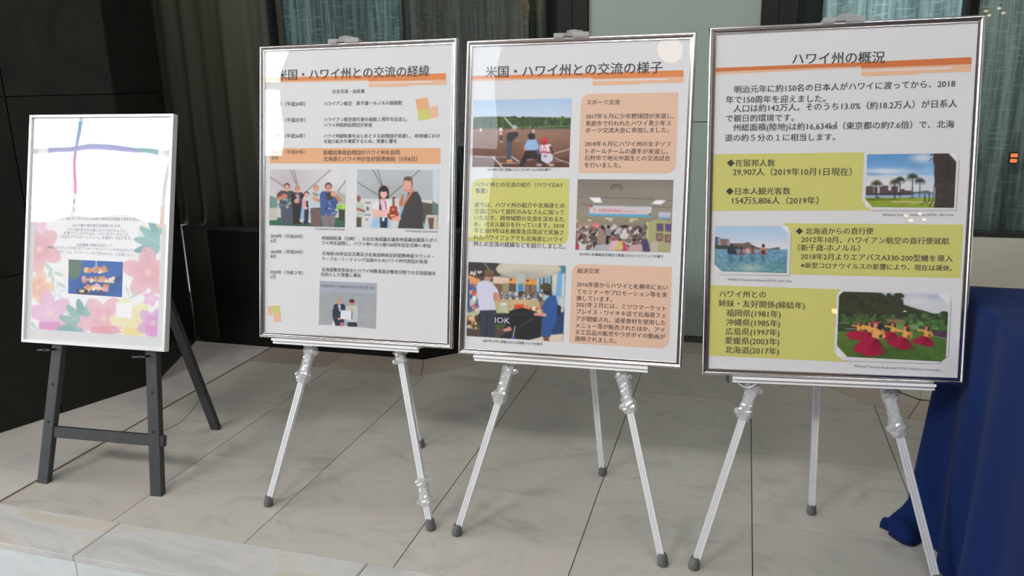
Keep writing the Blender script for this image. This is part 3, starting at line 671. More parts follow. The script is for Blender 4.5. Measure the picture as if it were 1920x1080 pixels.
SK = (214, 158, 140); SK2 = (196, 132, 112)
def pic_group_five(p):
    p.G(0, 1100, (205, 200, 206), (196, 200, 208)); p.soft(350, 250, 380, 260, (182, 172, 178), .7); p.soft(1200, 200, 260, 260, (216, 218, 226), .8)
    p.G(880, 1100, (52, 108, 84), (46, 96, 76)); p.P([(40, 500), (180, 560), (180, 880), (40, 930)], (112, 142, 132)); p.P([(50, 720), (180, 715), (180, 920), (45, 930)], (196, 186, 182))
    p.P([(1190, 430), (1330, 500), (1330, 640), (1190, 660)], (168, 172, 168)); p.dots(26, 1200, 650, 1320, 760, 26, [(150, 206, 80), (120, 180, 70), (176, 220, 110)]); p.P([(1215, 740), (1320, 750), (1310, 940), (1220, 930)], (66, 66, 56))
    for l in [(60, 200, 300, 355), (410, 75, 505, 330), (465, 75, 530, 340), (1080, 75, 700, 415), (1330, 265, 1200, 440)]: p.L(*l, 16, (132, 128, 130))
    p.person(345, 365, 52, SK, (58, 44, 48), (72, 74, 72), (78, 84, 100), w=4.2, hip=6.6, foot=13)
    p.P([(250, 420), (180, 470), (160, 560), (260, 570), (300, 480)], (90, 66, 66)); p.dots(46, 200, 540, 420, 700, 20, [(190, 172, 96), (70, 100, 140), (52, 56, 58), (120, 150, 160)])
    p.L(180, 560, 300, 530, 50, SK2); p.E(300, 515, 52, 38, (206, 120, 110))
    p.person(525, 405, 42, (210, 150, 134), (150, 112, 96), (38, 38, 46), (34, 35, 42), w=4.2, hip=6.4, foot=14)
    p.P([(495, 480), (545, 480), (560, 600), (530, 640)], (140, 168, 204)); p.L(480, 480, 540, 640, 18, (170, 70, 80)); p.L(570, 480, 560, 640, 18, (170, 70, 80)); p.E(505, 600, 36, 40, SK)
    p.person(680, 490, 42, (222, 168, 158), (40, 30, 38), (208, 196, 204), (38, 44, 72), w=3.2, hip=6.5, foot=12)
    p.P([(610, 560), (640, 560), (640, 940), (560, 960)], (140, 176, 214)); p.P([(720, 560), (770, 560), (770, 960), (710, 950)], (170, 196, 220)); p.P([(655, 600), (705, 600), (712, 980), (640, 980)], (40, 44, 70))
    p.L(640, 620, 640, 700, 60, (224, 160, 156)); p.E(672, 720, 18, 24, (232, 224, 228)); p.P([(560, 900), (630, 900), (620, 980), (560, 940)], (196, 196, 186)); p.P([(705, 910), (775, 910), (775, 965), (710, 975)], (206, 204, 196))
    p.person(838, 390, 46, (214, 156, 136), (168, 132, 108), (186, 202, 210), (116, 92, 88), w=4.2, hip=7.2, foot=14)
    p.L(800, 560, 985, 630, 48, SK2); p.E(822, 540, 38, 46, SK); p.L(790, 470, 870, 500, 22, (96, 120, 96)); p.L(780, 725, 940, 725, 14, (54, 48, 48))
    p.person(1045, 365, 58, (206, 140, 128), (62, 48, 54), (68, 92, 150), (128, 120, 128), w=4.0, hip=8.2, foot=12)
    p.dots(40, 1000, 600, 1200, 830, 16, [(176, 196, 224), (60, 80, 140), (46, 66, 124)]); p.P([(1000, 470), (1110, 440), (1120, 570), (1030, 590)], (60, 62, 54)); p.L(1180, 520, 1235, 590, 56, SK2); p.E(1130, 480, 48, 50, SK)
    p.L(1060, 870, 1085, 1040, 12, (100, 96, 102))
def pic_ukulele(p):
    p.G(0, 1100, (184, 190, 198), (170, 178, 186)); p.soft(600, 420, 400, 160, (160, 166, 168), .6); p.P([(1310, 80), (1420, 80), (1410, 560), (1310, 560)], (196, 212, 228))
    for l in [(80, 270, 440, 490), (345, 70, 485, 340), (420, 70, 495, 320), (1105, 75, 600, 520)]: p.L(*l, 17, (122, 122, 122))
    p.P([(70, 540), (780, 540), (780, 1020), (70, 1020)], (206, 208, 214)); p.P([(1120, 560), (1400, 560), (1400, 620), (1120, 600)], (214, 210, 204)); p.P([(1120, 590), (1400, 640), (1400, 1040), (1100, 1040)], (82, 84, 76)); p.P([(1300, 570), (1400, 640), (1400, 800), (1300, 780)], (106, 124, 130))
    p.E(255, 700, 24, 36, (120, 120, 120)); p.L(215, 605, 305, 605, 12, (60, 60, 66)); p.L(205, 803, 300, 803, 12, (60, 60, 66)); p.E(240, 880, 22, 20, (150, 150, 150))
    p.P([(70, 600), (170, 600), (210, 720), (180, 830), (70, 840)], (186, 196, 190)); p.E(105, 540, 34, 55, (150, 96, 86)); p.L(80, 700, 200, 745, 34, (160, 92, 76)); p.P([(70, 840), (155, 840), (150, 1000), (65, 1000)], (92, 82, 68))
    p.P([(1210, 800), (1390, 800), (1390, 1035), (1160, 1035)], (200, 190, 178)); p.P([(1230, 850), (1330, 850), (1310, 1035), (1260, 1035)], (108, 80, 76)); p.P([(1160, 1035), (1220, 860), (1240, 1035)], (170, 196, 226)); p.E(1150, 960, 26, 40, (150, 180, 96))
    p.P([(430, 550), (620, 550), (660, 680), (600, 820), (340, 850), (330, 640)], (224, 222, 226)); p.P([(350, 840), (620, 830), (640, 1010), (310, 1010)], (160, 194, 226)); p.P([(445, 640), (480, 640), (500, 1010), (465, 1010)], (44, 48, 76)); p.P([(470, 850), (580, 850), (580, 1015), (468, 1015)], (42, 46, 74))
    p.P([(440, 450), (490, 330), (560, 335), (605, 430), (600, 540), (440, 540)], (44, 34, 38)); p.E(520, 430, 84, 104, (44, 34, 38)); p.E(518, 460, 58, 76, (230, 178, 174)); p.P([(462, 395), (520, 370), (578, 400), (572, 425), (468, 425)], (50, 38, 42)); p.P([(485, 540), (550, 540), (540, 600), (495, 600)], (226, 176, 168))
    p.L(450, 540, 480, 720, 18, (150, 60, 110)); p.L(545, 580, 565, 720, 16, (160, 70, 110)); p.P([(485, 610), (545, 610), (540, 800), (490, 800)], (222, 196, 206)); p.P([(488, 845), (538, 845), (532, 905), (490, 905)], (222, 220, 214))
    p.P([(330, 700), (420, 720), (600, 740), (620, 790), (480, 840), (350, 850)], (228, 184, 172))
    p.P([(900, 440), (1060, 420), (1120, 520), (1160, 760), (1150, 1030), (750, 1020), (790, 820), (780, 620)], (64, 64, 66)); p.P([(850, 440), (920, 430), (860, 640), (800, 820), (770, 800), (800, 560)], (150, 184, 216)); p.L(840, 480, 795, 640, 20, (50, 56, 84))
    p.L(830, 480, 780, 620, 34, (222, 128, 74)); p.L(780, 620, 830, 650, 34, (214, 118, 66)); p.L(830, 650, 990, 400, 36, (222, 128, 74))
    p.E(912, 300, 78, 116, (104, 92, 86)); p.E(905, 320, 68, 100, (226, 164, 148)); p.E(915, 215, 72, 36, (96, 86, 80)); p.P([(850, 380), (950, 390), (930, 440), (870, 430)], (214, 150, 130))
    p.L(680, 530, 680, 680, 32, (120, 80, 66)); p.E(683, 525, 24, 16, (110, 60, 44)); p.E(680, 700, 66, 52, (168, 70, 50)); p.E(672, 800, 96, 92, (160, 62, 44)); p.E(672, 712, 18, 14, (226, 180, 140)); p.E(665, 812, 46, 20, (216, 170, 120)); p.E(668, 775, 36, 8, (60, 40, 34))
    p.P([(640, 860), (760, 810), (810, 840), (780, 900), (660, 905)], (230, 168, 156)); p.P([(560, 740), (610, 735), (620, 770), (560, 800)], (228, 184, 172))
def pic_signing(p):
    p.G(0, 1100, (158, 163, 172), (164, 168, 174)); p.P([(80, 40), (1210, 90), (1210, 325), (80, 270)], (164, 172, 186)); p.N(10, 8)
    p.G(60, 330, (160, 168, 182), (164, 172, 188)) if False else None
    p.P([(60, 915), (340, 925), (370, 800), (410, 930), (700, 950), (860, 965), (1200, 1000), (1200, 1040), (60, 1040)], (222, 224, 230))
    p.person(478, 460, 44, (204, 152, 132), (146, 140, 140), (44, 52, 74), (40, 44, 62), w=4.2, hip=7.0, foot=10.8)
    p.P([(345, 640), (400, 540), (560, 540), (580, 640), (560, 930), (400, 930), (345, 760)], (44, 52, 74)); p.P([(445, 530), (505, 530), (500, 660), (480, 660)], (176, 196, 222)); p.E(478, 470, 40, 58, (204, 152, 132))
    p.person(722, 490, 46, (206, 142, 116), (84, 44, 44), (186, 196, 206), (48, 50, 56), w=4.0, hip=8.2, foot=10); p.E(720, 455, 50, 38, (84, 44, 44)); p.E(715, 620, 34, 24, (226, 168, 66))
    p.P([(790, 600), (850, 740), (800, 800), (740, 790), (740, 700)], (180, 194, 204)); p.P([(655, 880), (820, 885), (820, 955), (660, 950)], (46, 46, 52))
    p.P([(505, 630), (725, 648), (712, 825), (495, 805)], (206, 212, 218)); p.P([(520, 645), (710, 660), (700, 808), (510, 792)], (220, 224, 230)); p.P([(716, 650), (734, 650), (722, 815), (708, 815)], (70, 80, 84))
    p.E(478, 800, 36, 20, SK); p.E(525, 912, 34, 44, (216, 112, 124)); p.E(735, 808, 24, 16, SK)
def pic_softball(p):
    p.G(0, 300, (164, 192, 226), (194, 210, 232)); p.N(8, 5)
    p.P([(0, 300), (180, 290), (340, 285), (560, 288), (640, 275), (700, 300), (820, 290), (960, 292), (1080, 296), (1130, 292), (1250, 312), (1450, 298), (1450, 470), (0, 470)], (62, 86, 56)); p.dots(160, 20, 305, 1430, 430, 20, [(46, 70, 44), (78, 104, 64), (56, 80, 50)]); p.L(680, 440, 1430, 415, 12, (120, 146, 92)); p.L(850, 330, 850, 420, 5, (170, 176, 170)); p.L(1075, 330, 1075, 420, 5, (170, 176, 170)); p.L(1280, 350, 1280, 415, 5, (170, 176, 170))
    p.G(450, 1010, (150, 118, 104), (100, 66, 54)); p.G(450, 480, (104, 98, 84), (150, 118, 104)); p.N(14, 20, y0=470); p.soft(1000, 560, 420, 90, (160, 122, 100), .5); p.P([(400, 940), (1400, 850), (1400, 1000), (400, 1000)], (84, 54, 48), .7)
    for l in [(1190, 800, 1400, 740, 12), (1180, 862, 1400, 940, 12), (590, 840, 700, 912, 18), (440, 940, 740, 935, 10), (50, 840, 330, 855, 9), (340, 855, 460, 985, 22), (780, 900, 900, 880, 9), (1170, 915, 1290, 905, 7), (320, 855, 520, 850, 8)]: p.L(*l, (206, 206, 212))
    p.E(160, 470, 13, 26, (226, 226, 232)); p.E(445, 480, 26, 62, (226, 222, 230)); p.E(445, 425, 17, 17, (70, 50, 50)); p.L(450, 560, 452, 620, 18, (60, 66, 92)); p.L(440, 635, 470, 640, 14, (220, 220, 224)); p.L(425, 500, 465, 500, 14, (200, 80, 90)); p.E(905, 490, 20, 34, (196, 180, 186)); p.E(898, 440, 13, 13, (50, 40, 40)); p.E(990, 435, 15, 26, (110, 120, 124)); p.E(760, 450, 12, 16, (70, 50, 48)); p.E(680, 628, 18, 6, (200, 196, 190))
    p.P([(570, 490), (660, 480), (690, 550), (600, 640), (560, 650), (530, 600), (540, 520)], (52, 56, 72)); p.P([(530, 630), (610, 630), (590, 890), (535, 890)], (66, 82, 112)); p.L(550, 490, 650, 482, 26, (206, 130, 112)); p.L(500, 300, 606, 420, 17, (226, 222, 214)); p.E(642, 435, 37, 32, (176, 184, 200)); p.E(660, 470, 20, 18, (180, 130, 110)); p.P([(530, 890), (600, 880), (620, 920), (530, 925)], (222, 150, 96)); p.E(670, 530, 22, 26, (48, 40, 46))
    p.E(878, 560, 52, 46, (44, 44, 52)); p.P([(820, 610), (940, 610), (985, 700), (960, 760), (800, 760), (768, 720)], (150, 184, 226)); p.P([(800, 760), (960, 755), (1050, 880), (1060, 990), (1000, 990), (960, 880), (820, 880), (760, 980), (705, 990), (740, 880)], (42, 36, 42)); p.E(785, 745, 20, 18, SK2); p.P([(930, 750), (975, 745), (1000, 810), (960, 820)], (70, 84, 130))
    p.E(1055, 625, 52, 44, (206, 56, 70)); p.P([(1010, 640), (1090, 640), (1080, 680), (1020, 680)], (150, 40, 50)); p.P([(1000, 680), (1140, 670), (1180, 760), (1150, 810), (1000, 800), (985, 740)], (222, 214, 222)); p.P([(1010, 790), (1170, 800), (1170, 900), (1100, 950), (1010, 900)], (206, 208, 226)); p.P([(1000, 770), (1160, 780), (1150, 800), (1000, 792)], (190, 60, 76)); p.L(1140, 720, 1165, 790, 40, (96, 50, 56)); p.E(985, 960, 45, 22, (176, 150, 146)); p.E(1150, 960, 42, 22, (184, 160, 156)); p.P([(1030, 830), (1100, 830), (1070, 855)], (150, 96, 80)); p.P([(1040, 660), (1060, 660), (1060, 700), (1040, 700)], (214, 70, 120))
def pic_fair(p):
    p.G(0, 520, (124, 116, 112), (152, 146, 134)); p.soft(1100, 200, 500, 200, (146, 138, 130), .6); p.G(520, 700, (146, 142, 118), (140, 128, 118)); p.G(700, 1010, (132, 116, 116), (158, 150, 152))
    p.E(608, 157, 86, 54, (140, 134, 124)); p.E(608, 150, 80, 46, (84, 76, 70)); p.E(608, 158, 66, 38, (146, 140, 128)); p.E(608, 158, 46, 25, (96, 90, 82)); p.E(608, 165, 32, 16, (140, 134, 122))
    for l in [(90, 268, 160, 270), (400, 278, 1100, 302), (1250, 318, 1340, 322), (120, 367, 260, 375), (1080, 400, 1330, 410)]: p.L(*l, 7, (98, 90, 84))
    p.P([(245, 280), (392, 283), (418, 347), (310, 345)], (236, 238, 246)); p.P([(1120, 313), (1250, 318), (1180, 372), (1062, 362)], (236, 238, 246))
    p.P([(245, 375), (1075, 393), (1070, 542), (238, 520)], (112, 150, 170)); p.P([(252, 384), (1066, 400), (1062, 505), (250, 488)], (206, 196, 204)); p.P([(244, 490), (1070, 508), (1070, 540), (240, 520)], (96, 166, 206)); p.P([(255, 378), (292, 378), (290, 404), (255, 404)], (196, 50, 70)); p.E(318, 440, 16, 16, (210, 150, 140)); p.E(1046, 500, 24, 16, (120, 130, 96))
    p.P([(1157, 468), (1310, 475), (1300, 562), (1157, 560)], (186, 190, 214)); p.P([(1165, 535), (1302, 540), (1300, 562), (1165, 560)], (110, 160, 214))
    for x, y, w in [(510, 555, 60), (530, 583, 26), (800, 590, 26), (830, 565, 60), (250, 578, 26), (88, 588, 16), (1065, 608, 30)]: p.E(x, y, w, 9, (226, 222, 208))
    p.P([(1000, 610), (1130, 560), (1310, 590), (1305, 1000), (1130, 1000), (1020, 860)], (168, 166, 128)); p.P([(1000, 600), (1020, 600), (1020, 860), (1000, 860)], (204, 206, 140)); p.P([(1045, 870), (1140, 850), (1140, 1000), (1050, 990)], (186, 176, 172))
    for x, y in [(1170, 668), (1280, 672), (1165, 795), (1275, 815)]: p.P([(x-44, y-50), (x+44, y-46), (x+44, y+56), (x-40, y+50)], (104, 84, 72)); p.P([(x-32, y-36), (x+32, y-32), (x+30, y+36), (x-30, y+34)], (92, 80, 140) if y < 700 else (150, 120, 110))
    cols = [(60, 46, 50), (92, 74, 78), (206, 196, 198), (150, 96, 100), (96, 104, 92), (184, 150, 140), (120, 110, 116), (220, 214, 216), (70, 70, 66)]
    p.dots(240, 75, 660, 985, 800, 24, cols); p.dots(160, 75, 780, 360, 940, 30, cols); p.dots(70, 560, 800, 940, 930, 30, cols+[(230, 220, 226)]); p.E(340, 640, 50, 30, (222, 130, 124)); p.P([(120, 600), (300, 600), (300, 660), (120, 660)], (178, 132, 130), .7)
    p.P([(380, 700), (440, 680), (460, 880), (350, 890), (350, 780)], (150, 134, 120)); p.E(425, 672, 28, 26, (48, 36, 42)); p.P([(465, 700), (540, 690), (530, 780), (470, 790)], (140, 142, 150)); p.P([(470, 780), (510, 780), (500, 915), (468, 915)], (34, 32, 40)); p.E(505, 665, 24, 22, (44, 34, 42)); p.L(385, 900, 385, 915, 24, (50, 44, 50))
    p.P([(330, 900), (560, 890), (540, 975), (300, 970)], (176, 176, 186)); p.P([(540, 850), (640, 840), (590, 975), (500, 975)], (214, 180, 190)); p.P([(640, 850), (690, 850), (660, 975), (590, 975)], (196, 190, 96)); p.P([(690, 850), (730, 900), (740, 985), (690, 980)], (204, 60, 90)); p.P([(780, 900), (950, 890), (945, 990), (770, 985)], (196, 160, 170)); p.P([(800, 800), (880, 800), (880, 870), (810, 870)], (150, 130, 110)); p.P([(815, 812), (865, 812), (865, 858), (820, 858)], (50, 46, 44))
    p.P([(930, 830), (1010, 820), (1045, 990), (950, 990)], (74, 70, 104)); p.E(962, 800, 32, 30, (130, 124, 122)); p.P([(60, 900), (110, 890), (100, 965), (58, 960)], (190, 60, 80)); p.P([(110, 890), (210, 890), (200, 965), (110, 965)], (210, 204, 212)); p.E(920, 712, 26, 32, (48, 44, 50)); p.E(712, 660, 60, 18, (50, 40, 46)); p.E(635, 715, 36, 40, (176, 180, 204)); p.E(705, 780, 60, 46, (206, 200, 204))
def pic_market(p):
    p.G(0, 1050, (150, 140, 128), (120, 104, 96)); p.P([(40, 30), (420, 30), (460, 210), (300, 250), (40, 150)], (58, 58, 62)); p.P([(40, 150), (300, 250), (300, 300), (40, 200)], (84, 70, 66)); p.L(240, 40, 330, 150, 9, (176, 176, 180)); p.dots(12, 60, 150, 220, 200, 14, [(210, 206, 200)]); p.P([(60, 200), (210, 260), (170, 310), (60, 320)], (226, 156, 106))
    p.P([(340, 210), (580, 240), (570, 320), (330, 300)], (222, 196, 176)); p.P([(560, 240), (650, 240), (650, 310), (560, 300)], (222, 158, 84)); p.P([(750, 250), (915, 250), (905, 320), (750, 320)], (222, 152, 76)); p.P([(330, 300), (480, 310), (480, 400), (330, 400)], (124, 96, 76)); p.P([(480, 300), (560, 300), (560, 400), (480, 400)], (152, 150, 110)); p.P([(560, 300), (650, 310), (650, 405), (560, 400)], (92, 84, 80)); p.P([(750, 315), (900, 320), (900, 430), (750, 430)], (134, 112, 92)); p.L(820, 330, 820, 430, 20, (110, 76, 58)); p.E(583, 258, 13, 10, (40, 40, 44)); p.E(790, 268, 13, 11, (40, 40, 44))
    p.P([(900, 180), (1240, 90), (1235, 600), (900, 470)], (170, 200, 216)); 
    for x, c in [(930, (70, 120, 150)), (975, (46, 76, 90)), (1020, (90, 150, 186)), (1065, (60, 96, 110)), (1210, (196, 214, 220))]: p.P([(x, 200), (x+22, 190), (x+18, 450), (x-4, 440)], c)
    p.P([(1085, 170), (1150, 160), (1130, 440), (1080, 440)], (206, 206, 200)); p.P([(1150, 160), (1210, 150), (1190, 470), (1130, 450)], (120, 172, 216)); p.P([(1190, 90), (1245, 90), (1240, 170), (1190, 190)], (76, 130, 156))
    p.E(790, 130, 392, 118, (186, 180, 164)); p.E(790, 118, 380, 96, (206, 200, 182)); p.soft(760, 190, 260, 50, (156, 156, 160), .7); p.P([(650, 180), (760, 180), (748, 490), (648, 490)], (182, 188, 190)); p.P([(672, 305), (738, 305), (736, 400), (672, 400)], (60, 140, 200)); p.P([(674, 308), (736, 308), (734, 335), (674, 335)], (100, 156, 130))
    p.dots(120, 440, 420, 980, 500, 20, [(206, 206, 206), (90, 84, 80), (170, 150, 130), (120, 130, 150), (60, 60, 66)]); p.P([(40, 330), (160, 330), (180, 660), (40, 680)], (168, 160, 156)); p.dots(60, 50, 330, 180, 660, 26, [(70, 110, 140), (200, 196, 190), (204, 92, 80), (60, 90, 150), (230, 230, 226)]); p.P([(40, 250), (66, 250), (70, 620), (40, 620)], (60, 86, 140))
    p.P([(380, 500), (920, 500), (960, 660), (380, 660)], (188, 170, 132)); p.P([(430, 600), (960, 620), (960, 690), (400, 690)], (196, 176, 140)); p.dots(60, 420, 600, 960, 660, 20, [(150, 190, 130), (210, 200, 150), (220, 140, 90), (196, 70, 60), (230, 220, 180)]); p.P([(620, 555), (740, 555), (740, 610), (640, 605)], (216, 76, 50)); p.P([(740, 575), (800, 590), (790, 630), (710, 610)], (226, 130, 70)); p.P([(450, 550), (540, 550), (540, 650), (450, 650)], (186, 190, 176)); p.E(495, 556, 44, 14, (220, 222, 222)); p.P([(600, 505), (800, 505), (790, 560), (600, 560)], (206, 176, 140))
    p.P([(160, 670), (960, 670), (1000, 800), (150, 830)], (42, 46, 66)); p.P([(30, 660), (180, 640), (180, 690), (30, 710)], (176, 190, 160)); p.P([(35, 700), (165, 700), (150, 860), (35, 860)], (140, 110, 84)); p.dots(24, 40, 710, 160, 860, 22, [(196, 150, 96), (90, 60, 50), (210, 190, 160)]); p.P([(30, 850), (80, 850), (80, 880), (30, 885)], (60, 80, 160)); p.P([(160, 790), (540, 800), (540, 860), (160, 860)], (62, 88, 52)); p.P([(40, 870), (820, 860), (820, 1000), (40, 950)], (84, 72, 66)); p.P([(1050, 660), (1235, 660), (1215, 940), (1020, 930)], (44, 66, 110)); p.P([(820, 960), (1215, 920), (1215, 1030), (820, 1010)], (214, 200, 186)); p.P([(1165, 480), (1230, 480), (1220, 650), (1170, 650)], (196, 202, 210))
    p.P([(245, 265), (330, 268), (420, 380), (430, 430), (360, 440), (400, 630), (300, 645), (190, 630), (150, 340), (180, 290)], (206, 206, 230)); p.P([(200, 635), (400, 630), (390, 960), (300, 960), (205, 950)], (54, 60, 78)); p.L(290, 700, 285, 940, 12, (36, 42, 58)); p.P([(260, 200), (370, 210), (350, 285), (250, 265)], (196, 140, 126)); p.E(315, 175, 60, 50, (120, 96, 72)); p.P([(258, 190), (380, 200), (375, 225), (255, 215)], (100, 80, 60)); p.E(345, 262, 20, 28, (80, 84, 96)); p.L(390, 440, 430, 500, 56, (204, 138, 118)); p.E(435, 470, 16, 50, (206, 150, 130))
    p.P([(570, 640), (720, 600), (900, 650), (960, 740), (950, 960), (800, 1000), (620, 980), (500, 860)], (36, 36, 42)); p.P([(450, 960), (560, 890), (640, 900), (640, 985), (450, 985)], (36, 40, 58)); p.L(700, 830, 850, 740, 10, (90, 96, 112)); p.L(560, 690, 760, 680, 30, (48, 48, 56)); p.P([(485, 870), (570, 830), (600, 870), (560, 895), (490, 890)], (214, 140, 124)); p.L(636, 830, 610, 960, 10, (226, 226, 230)); p.P([(590, 960), (640, 960), (640, 985), (590, 985)], (60, 96, 170))
    p.P([(1060, 450), (1130, 450), (1150, 560), (1140, 740), (1060, 960), (960, 960), (960, 740), (1000, 690), (960, 600), (1010, 500)], (44, 86, 150)); p.P([(1150, 560), (1195, 590), (1180, 690), (1140, 700)], (40, 42, 50)); p.E(1030, 395, 50, 50, (48, 42, 42)); p.E(1010, 345, 66, 50, (82, 74, 52)); p.E(1060, 430, 26, 26, (60, 44, 42)); p.L(880, 680, 1000, 690, 36, (220, 160, 146)); p.P([(975, 960), (1045, 960), (1050, 1015), (985, 1010)], (130, 76, 66)); p.soft(1100, 560, 60, 150, (60, 104, 170), .4)
def palm(p, x, y0, y1, r, c=(52, 60, 50), t=14):
    p.L(x, y0, x-6, y1, t, (70, 62, 66))
    for a in range(0, 360, 26):
        a2 = math.radians(a+9); dx, dy = math.cos(a2)*r, math.sin(a2)*r*.62; dy += abs(dx)*.28
        p.L(x, y0, x+dx*.6, y0+dy*.6-6, 13, c); p.L(x+dx*.55, y0+dy*.55-6, x+dx, y0+dy+8, 9, c)
def pic_park(p):
    p.G(0, 420, (84, 140, 200), (130, 176, 220)); p.G(400, 720, (196, 206, 222), (214, 216, 222)); p.soft(420, 340, 520, 50, (222, 222, 230), .9); p.soft(1010, 130, 200, 80, (224, 222, 230), .9); p.soft(560, 500, 520, 90, (216, 216, 224), .9); p.soft(220, 385, 150, 26, (110, 164, 210), .7); p.soft(1100, 350, 90, 120, (150, 190, 224), .6); p.N(12, 14, y1=600)
    p.P([(840, 660), (960, 655), (1060, 636), (1110, 650), (1190, 690), (1190, 705), (840, 700)], (96, 118, 124)); p.G(690, 750, (142, 172, 210), (150, 176, 214)); 
    for q in [(110, 575, 230), (230, 590, 300), (330, 580, 380), (380, 566, 468), (468, 640, 520), (515, 575, 620), (620, 660, 660), (660, 615, 725), (725, 640, 835)]: p.P([(q[0], q[1]), (q[2], q[1]), (q[2], 712), (q[0], 712)], (92, 76, 82))
    p.P([(105, 680), (840, 680), (890, 695), (640, 712), (105, 712)], (64, 70, 60)); p.P([(225, 600), (260, 600), (260, 680), (225, 680)], (120, 120, 116))
    p.G(750, 960, (150, 166, 60), (126, 156, 56)); p.soft(250, 780, 250, 18, (70, 84, 40), .8); p.soft(560, 780, 120, 12, (76, 92, 44), .8); p.soft(820, 762, 90, 8, (76, 92, 44), .8); p.L(520, 812, 1190, 830, 22, (204, 180, 140)); p.N(20, 40, y0=750)
    palm(p, 285, 520, 750, 105, (72, 74, 52), 18); palm(p, 575, 500, 755, 95, (86, 72, 62), 22); palm(p, 655, 460, 745, 85, (50, 66, 54)); palm(p, 850, 415, 750, 105, (50, 64, 54), 16); palm(p, 965, 480, 745, 85, (54, 70, 64), 13)
    p.L(1040, 690, 1040, 830, 20, (60, 76, 70)); p.L(1108, 690, 1106, 800, 18, (70, 62, 70)); p.L(1106, 800, 1070, 850, 12, (70, 70, 50)); p.L(1045, 830, 990, 855, 12, (70, 70, 50)); p.L(1190, 520, 1165, 790, 14, (84, 76, 96)); p.L(1165, 790, 1105, 900, 14, (70, 66, 56)); p.P([(280, 735), (335, 735), (335, 752), (280, 752)], (60, 76, 60))
    p.P([(1180, 60), (1400, 55), (1560, 180), (1560, 930), (1175, 930), (1195, 800), (1200, 640), (1185, 430), (1185, 260), (1165, 170)], (66, 58, 58)); p.N(16, 30, x0=1190); p.L(1200, 70, 1130, 92, 16, (60, 56, 56)); p.L(1170, 130, 1110, 176, 12, (70, 66, 66)); p.soft(1380, 300, 60, 240, (52, 44, 46), .6)
    p.P([(90, 760), (90, 960), (240, 960), (222, 905), (105, 780)], (226, 224, 230)); p.P([(1385, 40), (1600, 40), (1600, 200), (1527, 195)], (226, 224, 230))
def pic_surfers(p):
    p.G(0, 490, (162, 196, 226), (206, 214, 228)); p.soft(1000, 420, 500, 90, (222, 218, 228), .7)
    p.P([(345, 440), (360, 385), (430, 368), (580, 372), (640, 352), (685, 356), (720, 395), (830, 440), (1000, 462), (1120, 445), (1175, 432), (1190, 470), (1230, 488), (340, 488)], (116, 100, 98)); p.soft(1150, 455, 50, 20, (96, 92, 90), .7)
    p.P([(85, 262), (185, 262), (185, 470), (85, 470)], (84, 92, 116)); p.P([(150, 262), (188, 262), (188, 400), (150, 400)], (150, 160, 176)); p.P([(190, 292), (325, 300), (350, 350), (350, 470), (190, 470)], (128, 108, 110)); p.P([(300, 330), (350, 340), (350, 470), (300, 470)], (160, 140, 136)); p.P([(85, 400), (500, 420), (500, 470), (85, 468)], (60, 76, 68))
    p.G(474, 900, (112, 158, 188), (98, 146, 152)); p.N(46, 34, y0=480, aniso=1.6); p.N(26, 60, y0=480, aniso=1.2); p.soft(700, 790, 240, 60, (188, 204, 196), .7); p.soft(1200, 700, 130, 30, (70, 130, 136), .7); p.soft(1150, 780, 160, 26, (76, 134, 140), .6); p.soft(1100, 545, 120, 10, (84, 128, 160), .7)
    for x in (370, 545, 735, 915): p.soft(x, 630, 46, 70, (72, 100, 124), .75)
    p.P([(305, 470), (340, 425), (420, 425), (455, 500), (480, 550), (400, 560), (310, 545)], (52, 56, 72)); p.E(380, 400, 26, 30, (56, 44, 48)); p.L(330, 555, 480, 565, 16, (56, 110, 170))
    p.E(545, 450, 22, 28, (60, 46, 46)); p.P([(515, 490), (570, 480), (575, 540), (515, 545)], (128, 92, 84)); p.L(515, 495, 480, 550, 14, SK2); p.L(575, 480, 640, 540, 14, SK2); p.L(500, 550, 600, 550, 18, (120, 60, 70))
    p.E(655, 490, 34, 36, (222, 170, 176)); p.P([(620, 480), (690, 470), (690, 545), (640, 550)], (214, 160, 166), .8); p.E(735, 440, 26, 38, (86, 66, 62)); p.P([(705, 460), (765, 460), (760, 540), (715, 540)], (120, 90, 86)); p.L(705, 465, 680, 520, 14, SK2); p.L(765, 460, 805, 545, 14, SK2); p.L(700, 548, 780, 548, 18, (90, 84, 140))
    p.E(917, 412, 25, 32, (70, 50, 50)); p.P([(880, 450), (960, 445), (965, 540), (880, 545)], (190, 136, 120)); p.P([(885, 490), (950, 490), (950, 550), (885, 550)], (96, 48, 52)); p.L(880, 455, 825, 545, 15, SK2); p.L(958, 450, 955, 540, 15, SK2); p.L(820, 552, 980, 555, 14, (110, 70, 90))
    p.P([(60, 720), (60, 900), (215, 900), (205, 842), (82, 722)], (226, 224, 230)); p.P([(1215, 60), (1400, 60), (1400, 215), (1337, 215), (1213, 83)], (226, 224, 230))
